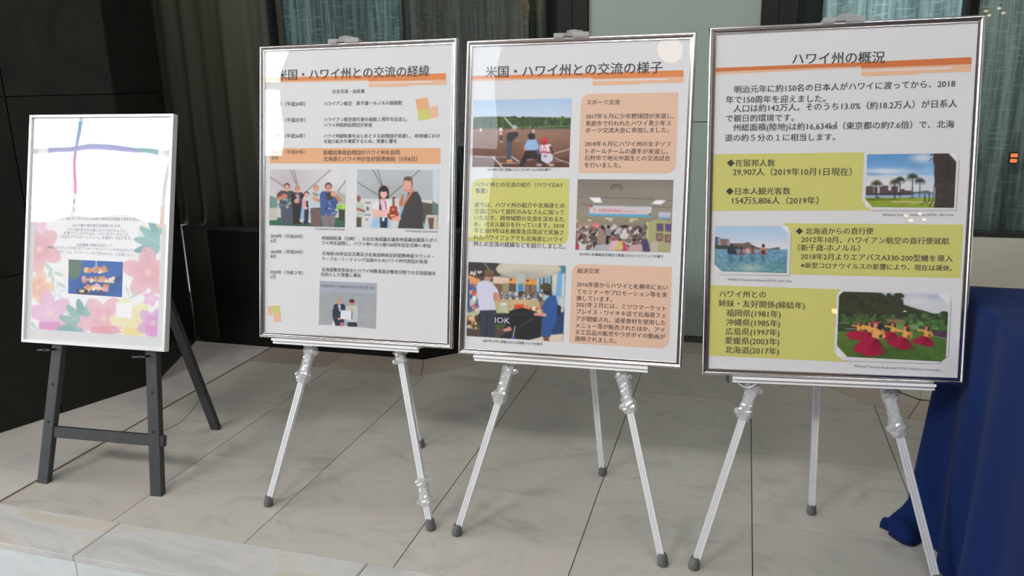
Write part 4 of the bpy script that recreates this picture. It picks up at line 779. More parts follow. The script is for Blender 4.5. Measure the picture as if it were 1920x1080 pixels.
def pic_hula(p):
    p.G(0, 420, (186, 192, 206), (216, 216, 222)); p.soft(800, 95, 90, 40, (128, 158, 196), .8); p.soft(1100, 170, 200, 60, (224, 222, 228), .7); p.soft(1280, 110, 90, 40, (160, 176, 204), .6)
    p.P([(60, 30), (620, 60), (760, 130), (905, 205), (1070, 260), (1180, 290), (1300, 325), (1360, 320), (1400, 292), (1440, 295), (1500, 320), (1500, 560), (60, 560)], (56, 64, 46)); p.dots(240, 90, 80, 900, 380, 26, [(52, 60, 44), (60, 70, 48), (54, 66, 45), (50, 54, 42)]); p.dots(120, 90, 340, 1450, 440, 26, [(74, 96, 56), (56, 80, 46), (88, 110, 64)]); p.dots(70, 820, 420, 1450, 540, 30, [(88, 130, 64), (70, 112, 56), (112, 150, 80)]); p.P([(700, 395), (880, 395), (920, 440), (720, 430)], (150, 116, 84)); p.P([(1250, 520), (1470, 550), (1465, 640), (1300, 610)], (80, 66, 72)); p.E(1050, 490, 60, 36, (120, 150, 100))
    p.G(545, 960, (92, 118, 52), (72, 104, 46), x1=1260); p.P([(1250, 560), (1310, 610), (1470, 645), (1460, 960), (1250, 960)], (80, 112, 50)); p.N(16, 50, y0=545); p.L(1300, 610, 1460, 645, 7, (170, 170, 160)); p.L(80, 440, 220, 445, 7, (180, 180, 176)); p.L(155, 512, 300, 520, 9, (170, 170, 166)); p.P([(70, 450), (180, 450), (170, 530), (75, 540)], (52, 76, 44)); p.soft(560, 850, 300, 30, (50, 76, 34), .6); p.soft(880, 780, 200, 24, (50, 76, 34), .6)
    R_ = (168, 30, 66); RD = (128, 20, 50); O = (228, 168, 92); OD = (204, 140, 74); HA = (54, 34, 40); LE = (206, 80, 66)
    def dancer(x, y, s, sk, hair=1):
        p.P([(x+a*s, y+b*s) for a, b in sk], R_)
        for a in np.linspace(-.7, .9, 6): p.L(x, y+1.6*s, x+a*1.7*s*.9, y+3.5*s, 10*s/70, RD)
        p.P([(x-.5*s, y+.35*s), (x+.45*s, y+.3*s), (x+.95*s, y+.9*s), (x+.75*s, y+1.35*s), (x+.35*s, y+1.8*s), (x-.6*s, y+1.5*s), (x-.45*s, y+.8*s)], O)
        p.L(x-.4*s, y+.55*s, x-1.7*s, y+.35*s, .38*s, O); p.L(x+.8*s, y+.75*s, x+1.0*s, y+1.45*s, .38*s, OD); p.L(x+1.0*s, y+1.45*s, x+.55*s, y+1.7*s, .26*s, O); p.E(x+.55*s, y+1.45*s, .2*s, .28*s, (60, 70, 50))
        p.E(x+.15*s, y-.05*s, .42*s, .5*s, HA); p.P([(x+.1*s, y-.1*s), (x+.55*s, y), (x+.62*s, y+.75*s), (x+.3*s, y+.6*s)], HA); p.E(x-.08*s, y+.02*s, .27*s, .36*s, (216, 146, 120)); p.P([(x-.45*s, y-.32*s), (x+.62*s, y-.38*s), (x+.62*s, y-.2*s), (x-.4*s, y-.12*s)], LE)
    sk = [(-.5, 1.5), (.35, 1.7), (1.0, 2.6), (1.3, 3.4), (.2, 3.7), (-1.4, 3.3), (-1.7, 2.8), (-1.0, 2.2)]
    dancer(345, 455, 50, sk); dancer(490, 455, 62, [(-.5, 1.5), (.2, 1.7), (.6, 2.6), (-.4, 3.4), (-3.8, 3.2), (-5.2, 2.3), (-4.2, 1.5), (-2, 1.6)]); dancer(780, 460, 58, [(-.5, 1.5), (.35, 1.7), (1.0, 2.4), (1.2, 3.2), (-.5, 3.6), (-2.0, 3.2), (-1.9, 1.7)]); dancer(1205, 505, 66, [(-.6, 1.4), (.4, 1.7), (1.2, 2.7), (1.6, 3.5), (.8, 3.6), (-1.4, 3.1), (-3.0, 2.8), (-1.8, 1.9)]); dancer(940, 505, 74, [(-.5, 1.4), (.35, 1.8), (.95, 2.8), (.7, 3.6), (-.6, 3.75), (-2.4, 3.1), (-3.3, 2.5), (-1.6, 1.7)]); dancer(570, 465, 102, [(-.8, 1.5), (.1, 2.0), (.55, 3.0), (.8, 3.75), (-1.0, 3.95), (-3.0, 3.2), (-2.6, 2.5), (-1.4, 1.6)])
    p.P([(40, 730), (40, 960), (210, 960), (195, 868), (62, 728)], (226, 224, 230)); p.P([(1480, 960), (1388, 960), (1390, 933), (1446, 885), (1490, 880)], (226, 224, 230)); p.P([(60, 20), (142, 20), (142, 47), (88, 100), (60, 110)], (226, 224, 230)); p.P([(1340, 40), (1520, 40), (1520, 215), (1478, 215), (1340, 76)], (222, 222, 230))
def pic_tea(p):
    p.G(0, 900, (76, 120, 188), (66, 110, 180)); p.soft(390, 770, 90, 30, (54, 76, 130), .7); p.soft(480, 740, 40, 12, (60, 74, 116), .7, -20); p.E(300, 690, 32, 52, (104, 128, 118)); p.L(390, 662, 389, 695, 4, (230, 226, 220))
    for y, x0, x1 in [(703, 348, 432), (742, 336, 458), (776, 345, 435)]:
        p.L(x0, y, x1, y+(12 if y == 742 else 6), 10, (222, 206, 190)); p.dots(26, x0, y-8, x1, y+8, 8, [(232, 196, 150), (222, 150, 130), (240, 232, 222), (196, 150, 110), (226, 176, 196)])
    p.E(333, 792, 24, 12, (70, 56, 66)); p.E(331, 790, 12, 7, (210, 190, 170)); p.P([(360, 790), (430, 790), (430, 812), (360, 812)], (70, 80, 110), .6)
def flower(p, x, y, r, c, c2, n=5, rot=0, a=.92):
    for k in range(n):
        t = math.radians(rot+k*360/n); p.E(x+math.cos(t)*r*.55, y+math.sin(t)*r*.55, r*.55, r*.36, c, math.degrees(t), a)
    for k in range(n):
        t = math.radians(rot+k*360/n); p.soft(x+math.cos(t)*r*.35, y+math.sin(t)*r*.35, r*.3, r*.18, c2, .6, math.degrees(t))
    p.soft(x, y, r*.16, r*.16, (236, 214, 190), .8)
def monstera(p, x, y, r, ang, c, c2):
    t0 = math.radians(ang)
    for k in (-66, -40, -14, 14, 40, 66):
        t = t0+math.radians(k); p.E(x+math.cos(t)*r*.5, y+math.sin(t)*r*.5, r*.52, r*.155, c if k % 4 else c2, math.degrees(t))
    p.E(x+math.cos(t0)*r*.2, y+math.sin(t0)*r*.2, r*.3, r*.34, c)
    p.L(x, y, x+math.cos(t0)*r*.95, y+math.sin(t0)*r*.95, 3, (170, 200, 196))
def pic_floral(p):
    p.C[:] = (234, 235, 240)
    p.G(90, 395, (206, 120, 190), (222, 110, 180), x0=195, x1=640); p.G(90, 240, (96, 150, 200), (150, 140, 206), x0=195, x1=640); p.N(30, 6, x0=195, x1=640, y1=395)
    p.G(395, 470, (234, 235, 240), (234, 235, 240), x0=195, x1=640)
    flower(p, 165, 350, 48, (214, 168, 214), (222, 190, 226), 5, 10); flower(p, 160, 135, 45, (224, 150, 200), (230, 190, 210), 5, 30)
    flower(p, 158, 435, 58, (228, 226, 180), (236, 206, 160), 5, 0); flower(p, 160, 540, 36, (222, 176, 214), (236, 206, 228), 5, 20)
    flower(p, 160, 620, 88, (220, 164, 172), (212, 130, 160), 5, 25); flower(p, 152, 775, 66, (232, 186, 158), (226, 132, 128), 5, 0)
    for x, y, a in [(195, 690, 60), (215, 740, 80), (240, 720, 20), (205, 715, -70), (250, 765, 30), (130, 870, 80), (135, 930, 50)]: p.E(x, y, 22, 7, (160, 196, 178), a, .8)
    for k in range(5):
        t = math.radians(-90+k*72); p.P([(235+math.cos(t)*48, 795+math.sin(t)*48), (235+math.cos(t+.5)*12, 795+math.sin(t+.5)*12), (235+math.cos(t-.5)*12, 795+math.sin(t-.5)*12)], (180, 212, 222), .85)
    flower(p, 205, 880, 85, (218, 164, 206), (226, 190, 214), 5, 40); p.G(915, 990, (206, 120, 186), (212, 130, 190), x0=160, x1=245)
    monstera(p, 350, 935, 115, 215, (118, 164, 160), (92, 146, 146)); flower(p, 350, 922, 32, (232, 168, 200), (214, 90, 150), 5, 20)
    flower(p, 425, 900, 88, (226, 170, 182), (212, 130, 160), 5, 15); p.P([(372, 935), (470, 932), (500, 960), (440, 970), (372, 960)], (214, 126, 144), .8)
    flower(p, 535, 900, 80, (230, 224, 170), (222, 206, 150), 5, 30); p.P([(505, 935), (590, 940), (585, 972), (505, 968)], (226, 196, 96), .7)
    flower(p, 620, 920, 62, (206, 150, 206), (190, 110, 186), 5, 10); p.P([(585, 930), (640, 935), (636, 976), (590, 972)], (206, 120, 190), .8); flower(p, 610, 820, 30, (222, 160, 214), (236, 200, 230), 5, 0)
    monstera(p, 655, 600, 110, 205, (118, 170, 172), (98, 156, 160)); flower(p, 650, 480, 50, (236, 200, 170), (230, 180, 150), 5, 20); monstera(p, 640, 200, 100, 190, (118, 170, 172), (98, 156, 160))
    flower(p, 600, 715, 96, (220, 160, 172), (210, 130, 158), 5, -20); p.P([(648, 560), (700, 560), (700, 1000), (634, 1000), (645, 800)], (234, 235, 240))
    for x, y, a in [(545, 800, -60), (520, 790, 70), (540, 812, -20)]: p.E(x, y, 20, 5, (170, 206, 190), a, .8)
    p.P([(475, 835), (538, 838), (534, 900), (472, 896)], (236, 237, 241))
    p.P([(100, 90), (150, 90), (122, 1000), (90, 1000)], (234, 235, 240)); p.C = p.C*.68+np.array((238, 239, 244))*.32  # glare veil put into the print: whole picture washed towards white

# ---------------------------------------------------------------- framed posters
POSE = {0: ((-2.25156, 1.89035, .45633), (.99866, .05161, -.00455), (-.05106, .96564, -.25481), (-.00876, .2547, .96698), .5407, .7470),
        1: ((-1.38791, 1.95351, .51383), (.99958, .02857, .00475), (-.02712, .98081, -.19307), (-.01018, .19286, .98117), .62, .8713),
        2: ((-.74462, 1.95507, .51028), (.99964, .02691, .00086), (-.02614, .97743, -.20963), (-.00648, .20953, .97778), .62, .8713),
        3: ((-.0741, 1.95112, .5069), (.99654, .08216, .01243), (-.07929, .98499, -.15334), (-.02484, .15183, .98809), .62, .8713)}
def pose_matrix(k):
    o, r, n, u = [Vector(v) for v in POSE[k][:4]]
    r.normalize(); u = (u-r*u.dot(r)).normalized(); n = u.cross(r)
    m = Matrix((r, n, u)).transposed().to_4x4(); m.translation = o; return m
def poly_mesh(name, polys, y, m, parent):
    mb = MB()
    for pts in polys: mb.add([(x, y, z) for x, z in pts], [tuple(range(len(pts)))])
    me = bpy.data.meshes.new(name); me.from_pydata(mb.v, [], mb.f)
    bm = bmesh.new(); bm.from_mesh(me); bmesh.ops.triangulate(bm, faces=bm.faces, ngon_method='EAR_CLIP')
    for f in bm.faces:
        if f.normal.y > 0: f.normal_flip()
    bm.to_mesh(me); bm.free(); me.materials.append(m)
    o = bpy.data.objects.new(name, me); COL.objects.link(o); o.parent = parent; return o

_fc = bpy.data.curves.new('lettering', 'FONT'); _fc.resolution_u = 3; _fo = bpy.data.objects.new('lettering', _fc); COL.objects.link(_fo)
_cache = {}
def text_verts(s, res=2):
    if (s, res) not in _cache:
        _fc.body = s; _fc.size = 1.0; _fc.resolution_u = res
        dg = bpy.context.evaluated_depsgraph_get(); dg.update()
        me = bpy.data.meshes.new_from_object(_fo.evaluated_get(dg))
        v = np.array([q.co[:] for q in me.vertices]).reshape(-1, 3); f = [tuple(p.vertices) for p in me.polygons]
        bpy.data.meshes.remove(me); _cache[(s, res)] = (v, f)
    return _cache[(s, res)]
def text_mesh(name, items, y, m, parent, bold=0.0):
    """items: (string, x0, z0, x1, z1[, height]) in metres on the sheet"""
    V = []; F = []
    for it in items:
        s, x0, z0, x1, z1 = it[:5]; v, f = text_verts(s, 4 if (x1-x0)/max(1, len(s)) > .02 else 2)
        a, b = v[:, 0].min(), v[:, 0].max(); sx = (x1-x0)/(b-a); sz = sx if len(it) < 6 else it[5]
        n = len(V)
        if len(it) > 6: sz = sx*it[6]
        t = (v[:, 0]-a)/(b-a); X = x0+t*(x1-x0); Z = z0+t*(z1-z0)+(v[:, 1]-.357)*sz
        for sh in ((-.010, .010) if bold else (0,)):                # heavier strokes: the same outline laid twice, a hair apart
            n = len(V); V += [(float(p)+sh*sx, y-max(0, sh*sx)*.1, float(q)) for p, q in zip(X, Z)]; F += [tuple(i+n for i in q) for q in f]
    me = bpy.data.meshes.new(name); me.from_pydata(V, [], F)
    bm = bmesh.new(); bm.from_mesh(me)
    for fc in bm.faces:
        if fc.normal.y > 0: fc.normal_flip()
    bm.to_mesh(me); bm.free(); me.materials.append(m)
    o = bpy.data.objects.new(name, me); COL.objects.link(o); o.parent = parent; return o

def picture(key, parent, y, cells):
    k, loc, crop = PHOTOS[key]
    W_ = loc[1][0]-loc[0][0]; H_ = loc[0][1]-loc[3][1]; nx = cells; ny = int(cells*H_/W_)
    p = Paint(crop, nx, ny); globals()['pic_'+key](p); c = p.colours()*.97
    L = np.array(loc)/1000; u = np.linspace(0, 1, nx)[None, :, None]; v = np.linspace(0, 1, ny)[:, None, None]
    P = (L[0]*(1-u)+L[1]*u)*(1-v)+(L[3]*(1-u)+L[2]*u)*v
    V = np.stack([P[..., 0], np.full((ny, nx), y), P[..., 1]], -1).reshape(-1, 3)
    idx = np.arange(nx*ny).reshape(ny, nx); F = np.stack([idx[1:, :-1], idx[1:, 1:], idx[:-1, 1:], idx[:-1, :-1]], -1).reshape(-1, 4)
    me = bpy.data.meshes.new('photograph'); me.from_pydata(V.tolist(), [], F.tolist())
    ca = me.color_attributes.new('print_colour', 'FLOAT_COLOR', 'POINT')
    ca.data.foreach_set('color', np.concatenate([np.clip(c, 0, .92).reshape(-1, 3), np.ones((nx*ny, 1))], 1).ravel())
    me.materials.append(M['photo'])
    o = bpy.data.objects.new('photograph', me); COL.objects.link(o); o.parent = parent; return o

def round_rect(pts, r, which, n=7):
    out = []
    for i, p in enumerate(pts):
        p = Vector(p)
        if i not in which: out.append(tuple(p)); continue
        a = (Vector(pts[i-1])-p).normalized(); b = (Vector(pts[(i+1) % len(pts)])-p).normalized()
        for k in range(n+1):
            t = k/n; q = p+a*r*(1-t)**2+b*r*t**2; out.append(tuple(q))
    return out

def frame_mesh(W_, H_, prof):
    mb = MB(); n = len(prof); vs = []
    for cx, cz, sx, sz in ((0, 0, 1, 1), (W_, 0, -1, 1), (W_, H_, -1, -1), (0, H_, 1, -1)):
        vs += [(cx+sx*a, d, cz+sz*a) for a, d in prof]
    fs = []
    for c in range(4):
        for i in range(n): fs.append((c*n+i, c*n+(i+1) % n, ((c+1) % 4)*n+(i+1) % n, ((c+1) % 4)*n+i))
    return mb.add(vs, fs)

POSTER_LABEL = {0: 'small white-framed poster with a pastel flower border on the black wooden easel',
                1: 'tall silver-framed timeline poster with three photographs on the leftmost aluminium easel',
                2: 'tall silver-framed poster with a baseball photograph and peach text boxes',
                3: 'tall silver-framed poster with three broad yellow panels and palm tree photograph beside the blue table'}
POSTERS = {}
for k in range(4):
    W_, H_ = POSE[k][4:]
    r = root('framed_poster', label=POSTER_LABEL[k], cat='poster', group=('framed posters on silver easels' if k else None)); r.matrix_world = pose_matrix(k); POSTERS[k] = r
    if k:
        prof = [(0, .017), (0, .005), (.0006, .0028), (.0018, .0010), (.0036, .0001), (.0058, .0002), (.0076, .0014), (.0086, .0030), (.0092, .0052), (.0104, .0056), (.0148, .0046), (.0160, .0050), (.0168, .0066), (.0168, .017)]
        fm = M['silver']; w = .0150
    else:
        prof = [(0, .022), (0, .0012), (.0012, 0), (.0080, 0), (.0092, .0012), (.0092, .022)]; fm = M['white_silver']; w = .0085
    fo = frame_mesh(W_, H_, prof).build('frame', fm, r, smooth=(k > 0)); npf = len(prof)
    for e in fo.data.edges:                                   # crisp mitres
        if e.vertices[0]//npf == e.vertices[1]//npf: e.use_edge_sharp = True
    MB().box((w, .0105, w), (W_-w, .0150, H_-w)).build('backing_board', M['card'], r)
    sheet = MB().box((w, .0085, w), (W_-w, .0100, H_-w)).build('sheet', M['paper'], r)
    pane = MB().box((w, .0068, w), (W_-w, .0071, H_-w)).build('acrylic_pane', M['acrylic'] if k != 0 else M['acrylic_wavy'], r)
    base = .0082
    pan = [p for p in PANELS if p[1] == k]
    tone = {}
    for nm, _, pts in pan:
        pts = [(x/1000, z/1000) for x, z in pts]; pts = [(min(max(x, w+.0005), W_-w-.0005), z) for x, z in pts]
        if nm.startswith('R1'):
            pts = round_rect(pts, .028, (0, 2)); nm = nm.replace('R1', '').strip()
        layer = {'orange': .00002, 'deep_orange': .00002, 'pale_orange': .00001, 'white': .00006}.get(nm, 0)
        poly_mesh('printed_panel' if nm in ('yellow', 'peach', 'band_orange') else 'printed_stripe', [pts], base-layer, M['print_'+nm], sheet)
    if k == 0: picture('floral', sheet, .0083, 230); picture('tea', sheet, .0080, 120)
    for key in PHOTOS:
        if PHOTOS[key][0] == k and k > 0: 
            if k == 3:
                L4 = [(x/1000, z/1000) for x, z in PHOTOS[key][1]]; (x0, z1), (x1, _), (_, z0), _ = L4; e = .0058; c_ = .018
                cut = {'park': 'br_tl', 'surfers': '', 'hula': ''}
                a = [(x0-e, z1+e), (x1+e, z1+e), (x1+e, z0-e), (x0-e, z0-e)]
                def chamfer(pts, which, c):
                    out = []
                    for i, p in enumerate(pts):
                        if i in which:
                            p = Vector(p); q1 = (Vector(pts[i-1])-p).normalized()*c; q2 = (Vector(pts[(i+1) % 4])-p).normalized()*c; out += [tuple(p+q1), tuple(p+q2)]
                        else: out.append(p)
                    return out
                wh = (3, 1) if key != 'hula' else (3, 2, 1, 0)
                poly_mesh('photo_edge', [chamfer([(x+.0009*s, z-.0009) for (x, z), s in zip(a, (1, 1, 1, 1))], wh, .021)], .00810, M['ink_grey'], sheet)
                poly_mesh('photo_border', [chamfer(a, wh, .021)], .00805, M['print_white'], sheet)
            picture(key, sheet, .0080, 190)
    tx = [(t[5], t[1]/1000, t[2]/1000, t[3]/1000, t[4]/1000) for t in TEXTS if t[0] == k]
    body = [t for t in tx if not t[0].startswith('©')]; cap = [t for t in tx if t[0].startswith('©')]
    if k: text_mesh('title_lettering', body[:1], .0078, M['ink'], sheet, bold=1); body = body[1:]
    text_mesh('printed_text', body, .0078, M['ink'] if k else M['ink_blue'], sheet, bold=(k > 0))
    for c1 in cap: text_mesh('photo_credit', [c1], .0078, M['ink_grey'], sheet)
    if k == 1:
        text_mesh('banner_lettering', [('北海道教育委員会とハワイ州教育局の教育分野の協力に関する覚書　調印式', .204, .1650, .377, .1645, .0105)], .0078, M['ink_grey'], sheet)
    if k == 2:
        X0, X1, Z1, Z0 = .3235, .5765, .4935, .3038
        q = lambda x, y: (X0+(x-80)/(1325-80)*(X1-X0), Z1-(y-45)/(985-45)*(Z1-Z0))
        a, b = q(383, 450), q(655, 455); text_mesh('banner_lettering', [('HAWAII', a[0], a[1], b[0], b[1], .0125)], .0078, M['ink_red'], sheet)
        a, b = q(668, 460), q(850, 462); text_mesh('banner_lettering', [('Fair 2019', a[0], a[1], b[0], b[1], .0062)], .0078, M['ink_red'], sheet)
        X0, X1, Z1, Z0 = .0236, .2985, .709, .525
        q = lambda x, y: (X0+(x-50)/(1408-50)*(X1-X0), Z1-(y-45)/(992-45)*(Z1-Z0))
        a, b = q(1012, 738), q(1090, 738); text_mesh('shirt_number', [('10', a[0], a[1], b[0], b[1], .018)], .0078, M['ink_red'], sheet)
        X0, X1, Z1, Z0 = .0214, .299, .260, .051
        q = lambda x, y: (X0+(x-40)/(1232-40)*(X1-X0), Z1-(y-60)/(990-60)*(Z1-Z0))
        a, b = q(392, 765), q(580, 765); text_mesh('table_lettering', [('IOK', a[0], a[1], b[0], b[1], .022)], .0078, M['print_white'], sheet)
bpy.data.objects.remove(_fo)

# ---------------------------------------------------------------- aluminium easels
def rib_profile(w, d):
    h = w/2; e = d/2; g = .0019
    p = [(-h, -e), (-h, e)]
    for c in (-w/6, w/6): p += [(c-g, e), (c-g*.5, e-g*1.5), (c+g*.5, e-g*1.5), (c+g, e)]
    p += [(h, e), (h, -e)]
    for c in (w/6, -w/6): p += [(c+g, -e), (c+g*.5, -e+g*1.5), (c-g*.5, -e+g*1.5), (c-g, -e)]
    return p
def crinkle_cover(p0, p1, side, front, w=.034, seed=1, knobs=True):
    """loose clear plastic cover wrapped round a leg joint: pinched sleeve with lumpy ends"""
    rnd = random.Random(seed); p0, p1 = Vector(p0), Vector(p1); d = p1-p0; L = d.length; d /= L
    sx = (Vector(side)-d*Vector(side).dot(d)).normalized(); sy = d.cross(sx); mb = MB(); n = 14; rings = 22; vs = []; fs = []
    for j in range(rings+1):
        t = j/rings; e = 1.0+.22*math.exp(-((t-.14)/.10)**2)+.26*math.exp(-((t-.84)/.12)**2)-.10*math.exp(-((t-.5)/.2)**2)
        if j in (0, rings): e *= .84
        c = p0+d*L*t+sx*rnd.uniform(-.0012, .0012)
        for i in range(n):
            a = 2*math.pi*i/n; ca, sa = math.cos(a), math.sin(a); q = max(abs(ca), abs(sa))**.6
            rr = w/2*e*(1+rnd.uniform(-.085, .085))/q*.9; vs.append(c+sx*rr*ca+sy*rr*sa*.85)
    for j in range(rings):
        for i in range(n): fs.append((j*n+i, j*n+(i+1) % n, (j+1)*n+(i+1) % n, (j+1)*n+i))
    mb.add(vs, fs)
    if knobs:
        for t, s in ((.16, 1), (.82, -1)):
            c = p0+d*L*t+sx*s*w*.50
            mb.lathe([(.002, -.010), (.007, -.009), (.0085, -.003), (.0065, .002), (.0085, .006), (.006, .010), (.002, .011)], c, sy, 10, sx)
    return mb
def easel(k, feet, rear, covers, rear_cover, label, tray, clip_x, rearw=.0175):
    m = pose_matrix(k); r_ = m.to_3x3() @ Vector((1, 0, 0)); n_ = m.to_3x3() @ Vector((0, 1, 0)); u_ = m.to_3x3() @ Vector((0, 0, 1))
    LW = lambda x, y, z: m @ Vector((x, y, z))
    W_, H_ = POSE[k][4:]; base = Vector(((feet[0][0]+feet[1][0])/2, (feet[0][1]+feet[1][1])/2+.12, 0))
    r = root('display_easel', base, label, 'easel', 'aluminium easels')
    def B(mb, name, mt, parent=r, **kw): return mb.build(name, mt, parent, origin=base, **kw)
    head = LW(.303, .082, .50)
    prof = rib_profile(.0180, .0165); prof2 = rib_profile(.0145, .013)
    for i, f in enumerate(feet):
        f = Vector((f[0], f[1], 0)); top = head+r_*(-.016 if i == 0 else .016)
        d = (top-f).normalized(); L = (top-f).length
        mb = MB().sweep(prof, f+d*.016, top, r_)
        leg = B(mb, 'leg', M['alu'])
        B(MB().lathe([(.0125, 0), (.0145, .004), (.0138, .020), (.0128, .028), (.0118, .032)], (f.x, f.y, 0), (d.x*.5, d.y*.5, 1), 18), 'rubber_foot', M['rubber'], leg, smooth=True)
        for (a, b, s) in covers[i]:
            # a, b are heights above the frame's lower edge, measured on the poster plane
            def at(h):
                target = LW(0, 0, h); t = ((target-f).dot(u_))/((top-f).dot(u_)); return f+(top-f)*t
            cv = B(crinkle_cover(at(a), at(b), r_, n_, .038, s), 'clear_clamp_cover', M['clear'], leg); cv['label'] = 'crinkled clear plastic joint cover'
            q = at((a+b)/2); bp_ = [(-.0125, -.011), (-.0125, .011), (.0125, .011), (.0125, -.011)]
            B(MB().sweep(bp_, at(a)-d*.030, at(a)-d*.004, r_), 'clamp_block', M['clear'], leg); B(MB().sweep(bp_, at(b)+d*.004, at(b)+d*.030, r_), 'clamp_block', M['clear'], leg)
    f = Vector((rear[0], rear[1], 0)); top = head+n_*.022-u_*.01; d = (top-f).normalized()
    leg = B(MB().sweep(rib_profile(rearw, .012), f+d*.014, top, r_), 'leg', M['alu'])
    B(MB().lathe([(.0120, 0), (.0140, .004), (.0130, .020), (.0118, .030)], (f.x, f.y, 0), (d.x*.5, d.y*.5, 1), 18), 'rubber_foot', M['rubber'], leg, smooth=True)
    if rear_cover is not None:
        t0, t1 = rear_cover; B(MB().sweep([(-.0145, -.011), (-.0145, .011), (.0145, .011), (.0145, -.011)], f+(top-f)*t0, f+(top-f)*t1, r_), 'clear_clamp_cover', M['clear'], leg)
    B(MB().lathe([(.004, -.022), (.030, -.020), (.034, -.006), (.034, .008), (.026, .018), (.004, .020)], head, n_, 20, r_), 'head', M['tray'], smooth=True)
    B(MB().sweep(rib_profile(.016, .012), head+n_*.002, LW(clip_x, .040, H_-.004), r_), 'mast', M['alu'])
    # lower ledge the frame stands in
    s0, s1 = tray; y0, y1 = -.014, .052; z = -.0015
    prof_t = [(y0, z-.0030), (y0, z+.0035), (y0+.0030, z+.0035), (y0+.0030, z), (y1, z), (y1, z-.004), (y0+.016, z-.004), (y0+.016, z-.0135), (y0+.010, z-.0135), (y0+.010, z-.0030)]
    mb = MB(); nn = len(prof_t); vs = [LW(s0, y, q) for y, q in prof_t]+[LW(s1, y, q) for y, q in prof_t]
    mb.add(vs, [(i, (i+1) % nn, nn+(i+1) % nn, nn+i) for i in range(nn)]+[tuple(range(nn)), tuple(range(nn, 2*nn))])
    tr = B(mb, 'ledge', M['tray'])
    for s in (.150, .455): 
        mb = MB(); a = [LW(s-.014, .028, z-.022), LW(s+.014, .028, z-.022), LW(s+.014, .052, z-.022), LW(s-.014, .052, z-.022), LW(s-.014, .028, z-.003), LW(s+.014, .028, z-.003), LW(s+.014, .052, z-.003), LW(s-.014, .052, z-.003)]
        mb.add(a, [(0, 3, 2, 1), (4, 5, 6, 7), (0, 1, 5, 4), (1, 2, 6, 5), (2, 3, 7, 6), (3, 0, 4, 7)])
        B(mb, 'ledge_bracket', M['tray'], tr)
    # clear clip gripping the frame's upper edge
    mb = MB(); cx = clip_x; hw = .047
    def lb(x0, y0, z0, x1, y1, z1):
        a = [LW(x, y, z) for z in (z0, z1) for x, y in ((x0, y0), (x1, y0), (x1, y1), (x0, y1))]
        mb.add(a, [(0, 3, 2, 1), (4, 5, 6, 7), (0, 1, 5, 4), (1, 2, 6, 5), (2, 3, 7, 6), (3, 0, 4, 7)])
    T = H_
    lb(cx-hw, -.006, T+.0005, cx+hw, .048, T+.0085); lb(cx-hw, -.0065, T-.0035, cx-hw*.45, -.0025, T+.0085); lb(cx-.012, -.006, T+.0085, cx+.030, .046, T+.0145); lb(cx+hw*.1, -.0065, T-.0035, cx+hw, -.0025, T+.010); lb(cx-.006, .0, T+.0145, cx+.014, .045, T+.018)
    B(mb, 'top_clip', M['clear'])['label'] = 'clear plastic top clip'
    return r
easel(1, [(-1.353, 1.860), (-.813, 1.859)], (-1.047, 2.348), [[(-.020, -.136, 1)], [(-.018, -.056, 2), (-.380, -.462, 3)]], None,
      'aluminium tripod easel carrying the timeline poster, nearest the black wooden easel', (.051, .520), .276, .012)
easel(2, [(-.732, 1.851), (-.149, 1.851)], (-.389, 2.302), [[(-.020, -.138, 4)], [(-.020, -.132, 5)]], (.49, .56),
      'aluminium tripod easel carrying the middle poster with the baseball photograph', (.050, .531), .294)
easel(3, [(-.071, 1.856), (.525, 1.935)], (.246, 2.216), [[(-.022, -.118, 6)], [(-.018, -.146, 7)]], (.50, .57),
      'aluminium tripod easel beside the blue-clothed table, white cord loop under its ledge', (.077, .552), .311)
# white cord loop and dark latch under the right-hand frame
m3 = pose_matrix(3)
pts = []
for i in range(15):
    t = i/14; pts.append(m3 @ Vector((.082+.062*t, .002, -.006-.022*math.sin(math.pi*t)**.8)))
cd = MB().tube(pts, .0011, 6).build('cord_loop', M['cord'], origin=pts[0]); cd.location = pts[0]
tag(cd, 'thin white cord loop hanging below the left end of the right easel ledge', 'cord')
p0 = m3 @ Vector((.066, .008, -.001))
lt = MB().box((-.004, -.003, -.016), (.003, .004, 0)).box((-.0055, -.004, -.011), (.001, .001, -.004)).box((-.002, -.002, -.019), (.0045, .003, -.013)).build('frame_latch', M['latch'], origin=(0, 0, 0))
lt.parent = POSTERS[3]; lt.location = (.066, .008, -.0005)

